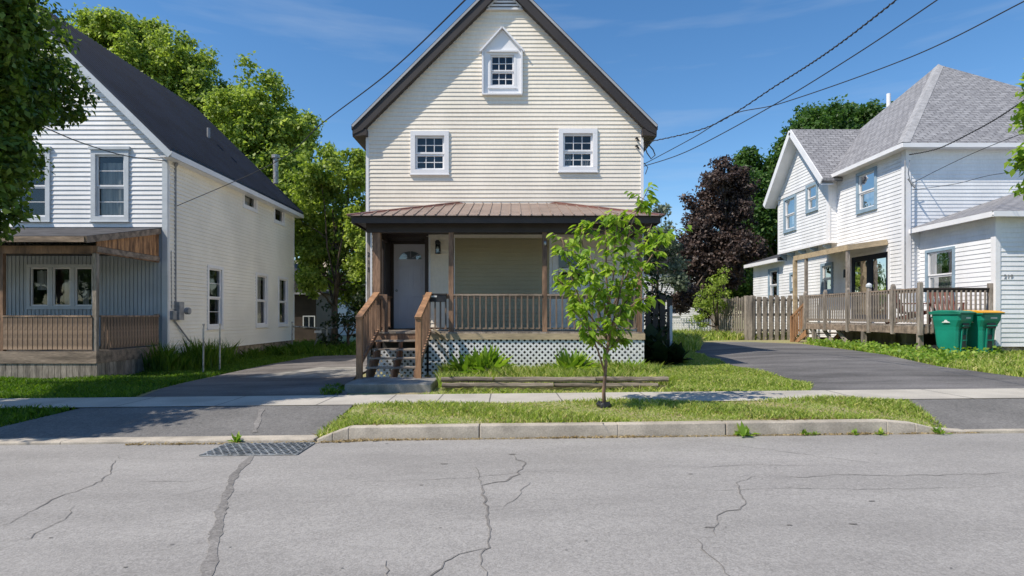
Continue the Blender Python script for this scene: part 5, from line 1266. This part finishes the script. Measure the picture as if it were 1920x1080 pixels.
# clover-like ground cover by the deck and bins
gc = [gpt(*p) for p in ((1530, 648), (1600, 657), (1690, 672), (1770, 688))] + [(12.4, 15.2), (12.2, 15.75), (10.9, 15.8), (10.7, 17.8), (10.8, 22.2)]
k = inpoly(*(XY := (RNG.uniform(9, 13, 9000), RNG.uniform(12.5, 22.5, 9000))), gc); Xg, Yg = XY[0][k], XY[1][k]
Pg = np.stack([Xg, Yg, G(Xg, Yg) + RNG.uniform(0, .22, len(Xg)) * (0.5 + .5 * np.sin(Xg * 4) ** 2)], 1)
o = np_mesh('ground_cover', leaf_quads(Pg, .085, 1.2, None, .1, .9), [(0, 1, 2, 3)], 4, M['weed'], None, (11, 17, .5), kind='stuff'); tag(o, 'leafy ground cover growing along the foot of the deck', 'ground cover')

# ================================================================== BINS
def bin_(label, x, y, rz, lid, back=False):
    z = float(G(x, y)); t = thing('wheeled_bin', label, 'bin', (x, y, z), 'green wheeled bins on the grass')
    xf = Matrix.Translation((x, y, z)) @ Matrix.Rotation(rz, 4, 'Z')
    def MBx(): return MB(xf)
    mb = MBx()
    def ring(hw, fy, by, z_, ch): return [(-hw + ch, fy, z_), (hw - ch, fy, z_), (hw, fy + ch, z_), (hw, by - ch, z_), (hw - ch, by, z_), (-hw + ch, by, z_), (-hw, by - ch, z_), (-hw, fy + ch, z_)]
    # front (-y) flares outwards near the top as in the photo
    rings = [ring(.20, -.24, .24, .02, .05), ring(.225, -.255, .27, .30, .05), ring(.245, -.27, .29, .60, .05), ring(.26, -.29, .30, .70, .05), ring(.30, -.36, .31, .86, .05), ring(.31, -.37, .32, 1.0, .05)]
    v = [p for r in rings for p in r]; f = [tuple(range(8))[::-1], tuple(range(40, 48))]
    for i in range(5):
        for k in range(8): f.append((i * 8 + k, i * 8 + (k + 1) % 8, i * 8 + 8 + (k + 1) % 8, i * 8 + 8 + k))
    mb.add(v, f)
    for sx in (-1, 1): mb.bar((sx * .09, -.262, .05), (sx * .09, -.30, .66), .05, .03, up=(0, -1, 0)); 
    b = mb.build('body', M['bin'], t, bevel=.012)
    mb = MBx(); mb.box(-.34, .34, -.39, .34, 1.001, 1.035); mb.build('rim', M['bin_lid'] if lid == 'bin_lid' else M['bin'], t, bevel=.01)
    mb = MBx(); mb.prism([(-.40, 1.036), (.36, 1.036), (.36, 1.07), (.10, 1.115), (-.25, 1.10), (-.41, 1.055)], 'x', -.345, .345); mb.build('lid', M[lid], t, bevel=.015)
    mb = MBx(); mb.box(-.13, .13, -.345, -.325, .66, .79)
    mb.box(-.07, .07, -.30, -.27, .15, .50); mb.build('pocket', M['black'], t, bevel=.01)
    mb = MBx(); mb.tube([(-.16, -.35, .72), (.16, -.35, .72)], .014, 8); mb.tube([(-.08, -.31, .36), (.08, -.31, .36)], .014, 8); mb.build('bar', M['bin_lid'], t)
    mb = MBx(); mb.add([(-.07, -.3725, .90), (.13, -.3725, .90), (.13, -.3735, .935), (-.07, -.3735, .935)], [(0, 1, 2, 3)]); mb.build('sticker', M['paper'], t, recalc=False)
    mb = MBx()   # pale moulded emblem on the side: low mound with a small dome
    mb.add([(-.312, -.14, .80), (-.312, .06, .80), (-.314, .03, .822), (-.314, .0, .83), (-.316, -.01, .86), (-.316, -.04, .872), (-.316, -.07, .86), (-.314, -.09, .83), (-.314, -.12, .822)], [tuple(range(9))]); mb.build('emblem', M['paper'], t, recalc=False)
    for sx in (-1, 1):
        mb = MBx(); mb.tube([(sx * .24, .27, .11), (sx * .30, .27, .11)], .115, 16); wv = mb.build('wheel', M['black'], t)
    mb = MBx(); mb.tube([(-.22, .37, .93), (.22, .37, .93)], .016, 8); mb.tube([(-.22, .37, .93), (-.22, .30, .93)], .014, 6); mb.tube([(.22, .37, .93), (.22, .30, .93)], .014, 6); mb.build('handle', M['bin_lid'], t)
bin_('green wheeled bin with dark green lid, the left one by the deck', 11.12, 15.25, R(25), 'bin_lid')
bin_('green wheeled bin with yellow lid beside the green-lidded one', 11.86, 15.32, R(12), 'bin_yel')
# deck chairs
def chair(x, y, rz, label):
    t = thing('deck_chair', label, 'chair', (x, y, 1.256), 'red-brown chairs on the deck'); xf = Matrix.Translation((x, y, 1.256)) @ Matrix.Rotation(rz, 4, 'Z')
    mb = MB(xf)
    for i in range(6): mb.bar((-.25, -.28 + i * .1, .38 - i * .015), (.25, -.28 + i * .1, .38 - i * .015), .09, .02)
    mb.build('seat', M['redwood'], t)
    mb = MB(xf)
    for i in range(5): mb.bar((-.22 + i * .11, .26, .32), (-.26 + i * .13, .55, .98 + (.04 if i in (1, 3) else (.06 if i == 2 else 0))), .10, .02, up=(0, -1, .3))
    mb.build('backrest', M['redwood'], t)
    for sx in (-1, 1):
        mb = MB(xf); mb.box(sx * .33 - .06, sx * .33 + .06, -.35, .38, .58, .605); mb.build('armrest', M['redwood'], t)
        mb = MB(xf); mb.box(sx * .30 - .015, sx * .30 + .015, -.34, -.25, 0, .58); mb.build('leg', M['redwood'], t)
        mb = MB(xf); mb.bar((sx * .28, -.3, .36), (sx * .28, .62, .04), .025, .1); mb.build('leg', M['redwood'], t)
chair(11.45, 17.2, R(40), 'red-brown slatted deck chair at the left, behind the front deck railing')
chair(12.15, 16.85, R(-20), 'red-brown slatted deck chair at the right, behind the yellow-lidded bin')

# ================================================================== FENCES, SHED, FAR HOUSES
fn = thing('board_fence', 'grey weathered shadowbox board fence at the end of the right driveway', 'fence', (10.5, 25, .5))
src = None
def pickets(pts, h, w_, th, mat, parent, ang=0, base=None):
    src = {}
    for (x, y, z, vert, hh) in pts:
        key = (vert)
        if key not in src:
            mb = MB()
            if vert: mb.box(x - th / 2, x + th / 2, y - w_ / 2, y + w_ / 2, z, z + h)
            else: mb.box(x - w_ / 2, x + w_ / 2, y - th / 2, y + th / 2, z, z + h)
            src[key] = mb.build('picket', M[mat], parent, origin=(x, y, z)); o = src[key]
        else: o = copy_part(src[key], parent, (x, y, z))
        o.scale.z = hh
P_ = []
x = 9.95; i = 0
while x < 12.25: P_.append((x, 24.93 if i % 2 == 0 else 25.09, .48, False, random.uniform(.97, 1.03))); x += .125; i += 1
y = 25.2; i = 0
while y < 29.5: P_.append((9.72 if i % 2 == 0 else 9.88, y, .48, True, random.uniform(.96, 1.03))); y += .135; i += 1
pickets(P_, 1.82, .15, .022, 'grey_wood', fn)
mb = MB()
for z in (.85, 1.5, 2.1): mb.box(9.87, 12.28, 24.985, 25.035, z, z + .09)
mb.build('rail', M['grey_wood'], fn)
mb = MB()
for z in (.85, 1.5, 2.1): mb.box(9.765, 9.83, 25.08, 29.5, z, z + .09)
mb.build('rail', M['grey_wood'], fn)
mb = MB(); mb.box(9.66, 9.93, 24.88, 25.06, .4, 2.32); mb.build('post', M['grey_wood'], fn, bevel=.01)
pf = thing('picket_fence', 'low white picket fence in the sun behind the right driveway', 'fence', (9, 30, .5))
P_ = [(7.0 + .13 * k, 30.0, .45, False, 1.0) for k in range(30)]
src = None
for (x, y, z, _, _) in P_:
    mb = MB()
    if src is None: mb.prism([(x - .035, z), (x + .035, z), (x + .035, z + .85), (x, z + .93), (x - .035, z + .85)], 'y', y - .01, y + .01); src = mb.build('picket', M['trim'], pf, origin=(x, y, z))
    else: copy_part(src, pf, (x, y, z))
for z in (.62, 1.12): mb = MB(); mb.box(6.9, 11, 30.015, 30.05, z, z + .07); mb.build('rail', M['trim'], pf)
for x in (6.95, 9.4, 10.9): mb = MB(); mb.box(x - .06, x + .06, 30.01, 30.13, .4, 1.5); mb.prism([(x - .075, 1.5), (x + .075, 1.5), (x, 1.62)], 'y', 30.0, 30.15); mb.build('post', M['trim'], pf)
mb = MB(); x = (1258 - 960) * 15.2 / F; mb.box(x - .03, x + .03, 15.17, 15.23, .35, 1.7); mb.prism([(x - .04, 1.7), (x + .04, 1.7), (x, 1.76)], 'y', 15.16, 15.24); o = mb.build('vinyl_post', M['trimB'], None, origin=(x, 15.2, .35)); tag(o, 'slim pale post standing by itself beside the hostas', 'post')
# dark old boards at the porch corner
ob = thing('old_board_fence', 'dark old fence boards under the ivy bush by the porch corner', 'fence', (4.1, 16.6, .35))
for k in range(5): mb = MB(); mb.box(3.55 + k * .2, 3.70 + k * .2, 16.9, 16.93, .3, 2.05 + random.uniform(-.06, .06)); mb.build('board', M['beam'], ob)
mb = MB(); mb.box(3.5, 4.6, 16.94, 16.99, 1.6, 1.69); mb.build('rail', M['beam'], ob)
# far white house to the right of the picket fence gap
fh = thing('far_white_house', 'small white house glimpsed behind the white picket fence', 'house', (9.6, 40, .5))
frf = Fr((0, 40, 0), (1, 0, 0), (0, -1, 0))
siding(frf, .5, 4.3, lambda z: 7.5, lambda z: 14, .12, .015, [(10.32, 11.08, 1.52, 2.78)]).build('wall', M['whiteR'], fh, recalc=False)
mb = MB(); mb.prism([(7.2, 4.3), (14.3, 4.3), (10.75, 6.2)], 'y', 39.9, 46); mb.build('roof', M['dark_shingle'], fh)
window(fh, frf, 10.3, 11.1, 1.5, 2.8, casing=.09)
mb = MB(); mb.box(7.5, 14, 40.2, 46, .4, 4.3); mb.build('wall', M['whiteR'], fh)
# dark shed and tan-roofed house seen in the left gap
sh = thing('dark_shed', 'low dark-roofed shed with a small white window in the shade of the left gap', 'shed', (-12.2, 32, 0))
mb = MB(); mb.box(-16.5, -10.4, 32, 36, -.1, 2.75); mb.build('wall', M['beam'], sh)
mb = MB(); mb.prism([(-17, 2.7), (-9.9, 2.7), (-9.9, 2.82), (-12.8, 4.6), (-17, 4.6)], 'y', 31.6, 36.3); mb.build('roof', M['dark_shingle'], sh)
mb = MB(); mb.box(-16.9, -9.95, 31.55, 31.59, 2.62, 2.72); mb.build('eave_board', M['grey_metal'], sh)
fsh = Fr((0, 32, 0), (1, 0, 0), (0, -1, 0))
mb = MB(); fring(mb, fsh, -11.1, -10.45, .85, 1.5, .05, -.02, .03); fbox(mb, fsh, -10.79, -10.76, .9, 1.45, -.01, .02); wn = mb.build('window', M['trimB'], sh)
mb = MB(); mb.add([fsh.P(-11.05, .9, .008), fsh.P(-10.5, .9, .008), fsh.P(-10.5, 1.45, .008), fsh.P(-11.05, 1.45, .008)], [(0, 1, 2, 3)]); mb.build('pane', M['glass_d'], wn, recalc=False)
th = thing('tan_roofed_house', 'distant house with pale tan roof showing above the dark shed', 'house', (-15, 46, 0))
mb = MB(); mb.box(-20, -12, 46, 52, 0, 3.2); mb.build('wall', M['trimB'], th)
mb = MB(); mb.prism([(45.4, 3.1), (49, 6.0), (52.6, 3.1)], 'x', -20.5, -14.6); mb.build('roof', M['tan_shingle'], th)
mb = MB(); mb.box(-14.2, -12.6, 45.9, 46.01, 1.0, 2.4); mb.build('window', M['trim'], th)
# chain-link fence at the left driveway end
cf = thing('pipe_fence', 'thin grey pipe fence with a sign plate at the end of the left driveway', 'fence', (-8.6, 25.5, 0))
for nm, pts in (('post', [(-9.3, 25.5, -.05), (-9.3, 25.5, 1.25)]), ('post', [(-7.75, 25.2, -.05), (-7.75, 25.2, 1.2)]), ('rail', [(-9.3, 25.5, 1.05), (-8.4, 25.35, 1.0), (-7.75, 25.2, .95), (-7.0, 25.6, 1.1)]), ('post', [(-8.45, 25.4, -.05), (-8.0, 25.3, .95)])):
    mb = MB(); mb.tube(pts, .03, 8); mb.build(nm, M['iron'], cf)
mb = MB(); mb.box(-8.25, -7.95, 25.14, 25.16, .78, .88); mb.build('plate', M['paper'], cf)
for (px, lab) in ((381, 'left one of two thin metal stakes beside the left house'), (412, 'right one of two thin metal stakes beside the left house')):
    Y_ = 15.9 if px < 400 else 16.6; x = (px - 960) * Y_ / F; mb = MB(); mb.tube([(x, Y_, -.05), (x + .01, Y_, 1.24)], .022, 8); mb.tube([(x + .01, Y_, 1.24), (x + .01, Y_, 1.29)], .03, 8)
    o = mb.build('metal_stake', M['iron'], None, origin=(x, Y_, 0)); tag(o, lab, 'stake', 'metal stakes by the left house')
# ================================================================== CABLES
def cable(label, pts, r=.012, sag=.0, twist=False):
    pts = [Vector(p) for p in pts]; P = []
    n = 24
    for s_ in range(len(pts) - 1):
        for i in range(n):
            t = i / n; 
            p0 = pts[max(s_ - 1, 0)]; p1 = pts[s_]; p2 = pts[s_ + 1]; p3 = pts[min(s_ + 2, len(pts) - 1)]
            q_ = .5 * ((2 * p1) + (p2 - p0) * t + (2 * p0 - 5 * p1 + 4 * p2 - p3) * t * t + (-p0 + 3 * p1 - 3 * p2 + p3) * t ** 3); P.append(q_)
    P.append(pts[-1]); mb = MB(); mb.tube(P, r * .8, 6)
    if twist:
        T = []
        m = len(P)
        for i in range(m * 3):
            u = i / 3; k = min(int(u), m - 2); p = P[k].lerp(P[k + 1], u - k); T.append(p + Vector((.013 * math.cos(i * 1.1), 0, .013 * math.sin(i * 1.1))))
        mb.tube(T, r * .7, 5)
    o = mb.build('overhead_cable', M['cable'], None, origin=tuple(pts[0])); tag(o, label, 'cable', 'overhead cables')
def A(px, py, Y): return tuple(at(px, py, Y))
cable('single cable running from above the cream house roof down to the left house side wall', [sidept(332, 386), A(515, 305, 13.8), A(603, 232, 11.6), A(730, 135, 9.2), A(872, 0, 7.2), A(1010, -140, 5.8)], .013)
cable('thin cable crossing the front gable of the left house to its corner', [(-9.62, 16.8, HC + (HY - 302) * 16.8 / F), A(235, 292, 14.5), A(160, 270, 12.5), A(100, 246, 11), A(0, 200, 9.5)], .014)
cable('twisted service cable reaching the cream house just under its right eave', [A(1206, 268, 14.9), A(1330, 237, 13.3), A(1462, 156, 11), A(1560, 92, 9.5), A(1680, 0, 8), A(1840, -130, 6.5)], .012, twist=True)
cable('lower straight cable reaching the right corner of the cream house', [A(1206, 312, 14.9), A(1290, 283, 13.6), A(1440, 203, 11.6), A(1600, 105, 9.8), A(1757, 0, 8.4), A(1900, -100, 7.3)], .012)
cable('shallow cable crossing the other two and leaving at the top right', [A(1207, 308, 14.92), A(1300, 258, 13.5), A(1375, 214, 12.6), A(1470, 192, 11.6), A(1710, 106, 9.4), A(1925, 0, 7.8), A(2100, -90, 6.6)], .011)
cable('cable loop drooping from the mast of the hip-roofed house across its roof', [A(1705, 290, 18.6), A(1760, 278, 17.3), A(1830, 244, 15.6), A(1880, 215, 14.4), A(1960, 160, 12.5)], .016, twist=True)
cable('second cable before the hip-roofed house, ending in the tree leaves', [A(1708, 345, 18.6), A(1760, 318, 17.2), A(1830, 285, 15.6), A(1905, 255, 14), A(1990, 225, 12.5)], .010)
cable('thin cable lowest of the three on the hip-roofed house', [A(1712, 356, 18.6), A(1790, 345, 17.2), A(1850, 330, 15.8), A(1920, 318, 14), A(1990, 300, 12.5)], .009)
mb = MB(); mb.tube([A(1697, 300, 18.5), A(1697, 560, 18.5)], .022, 8); mb.tube([A(1703, 335, 18.55), A(1716, 352, 18.5)], .03, 6); mb.tube([A(1706, 300, 18.6), A(1703, 325, 18.6), A(1709, 350, 18.6), A(1720, 345, 18.6)], .012, 6)
mb.build('conduit', M['grey_metal'], Q)
mb = MB()
for z in (5.86, 5.67): mb.tube([(3.05, YF - .03, z), (3.05, YF - .12, z), (3.11, YF - .10, z - .08)], .022, 6)
mb.tube([(3.24, YF - .05, 5.76), (3.32, YF - .05, 5.50), (3.42, YF - .05, 5.36), (3.52, YF - .05, 5.45), (3.47, YF - .05, 5.58), (3.33, YF - .05, 5.74)], .014, 6); mb.tube([(3.24, YF - .05, 5.26), (3.34, YF - .05, 5.15), (3.28, YF - .05, 4.98)], .010, 6)
mb.build('cable_bracket', M['cable'], H)
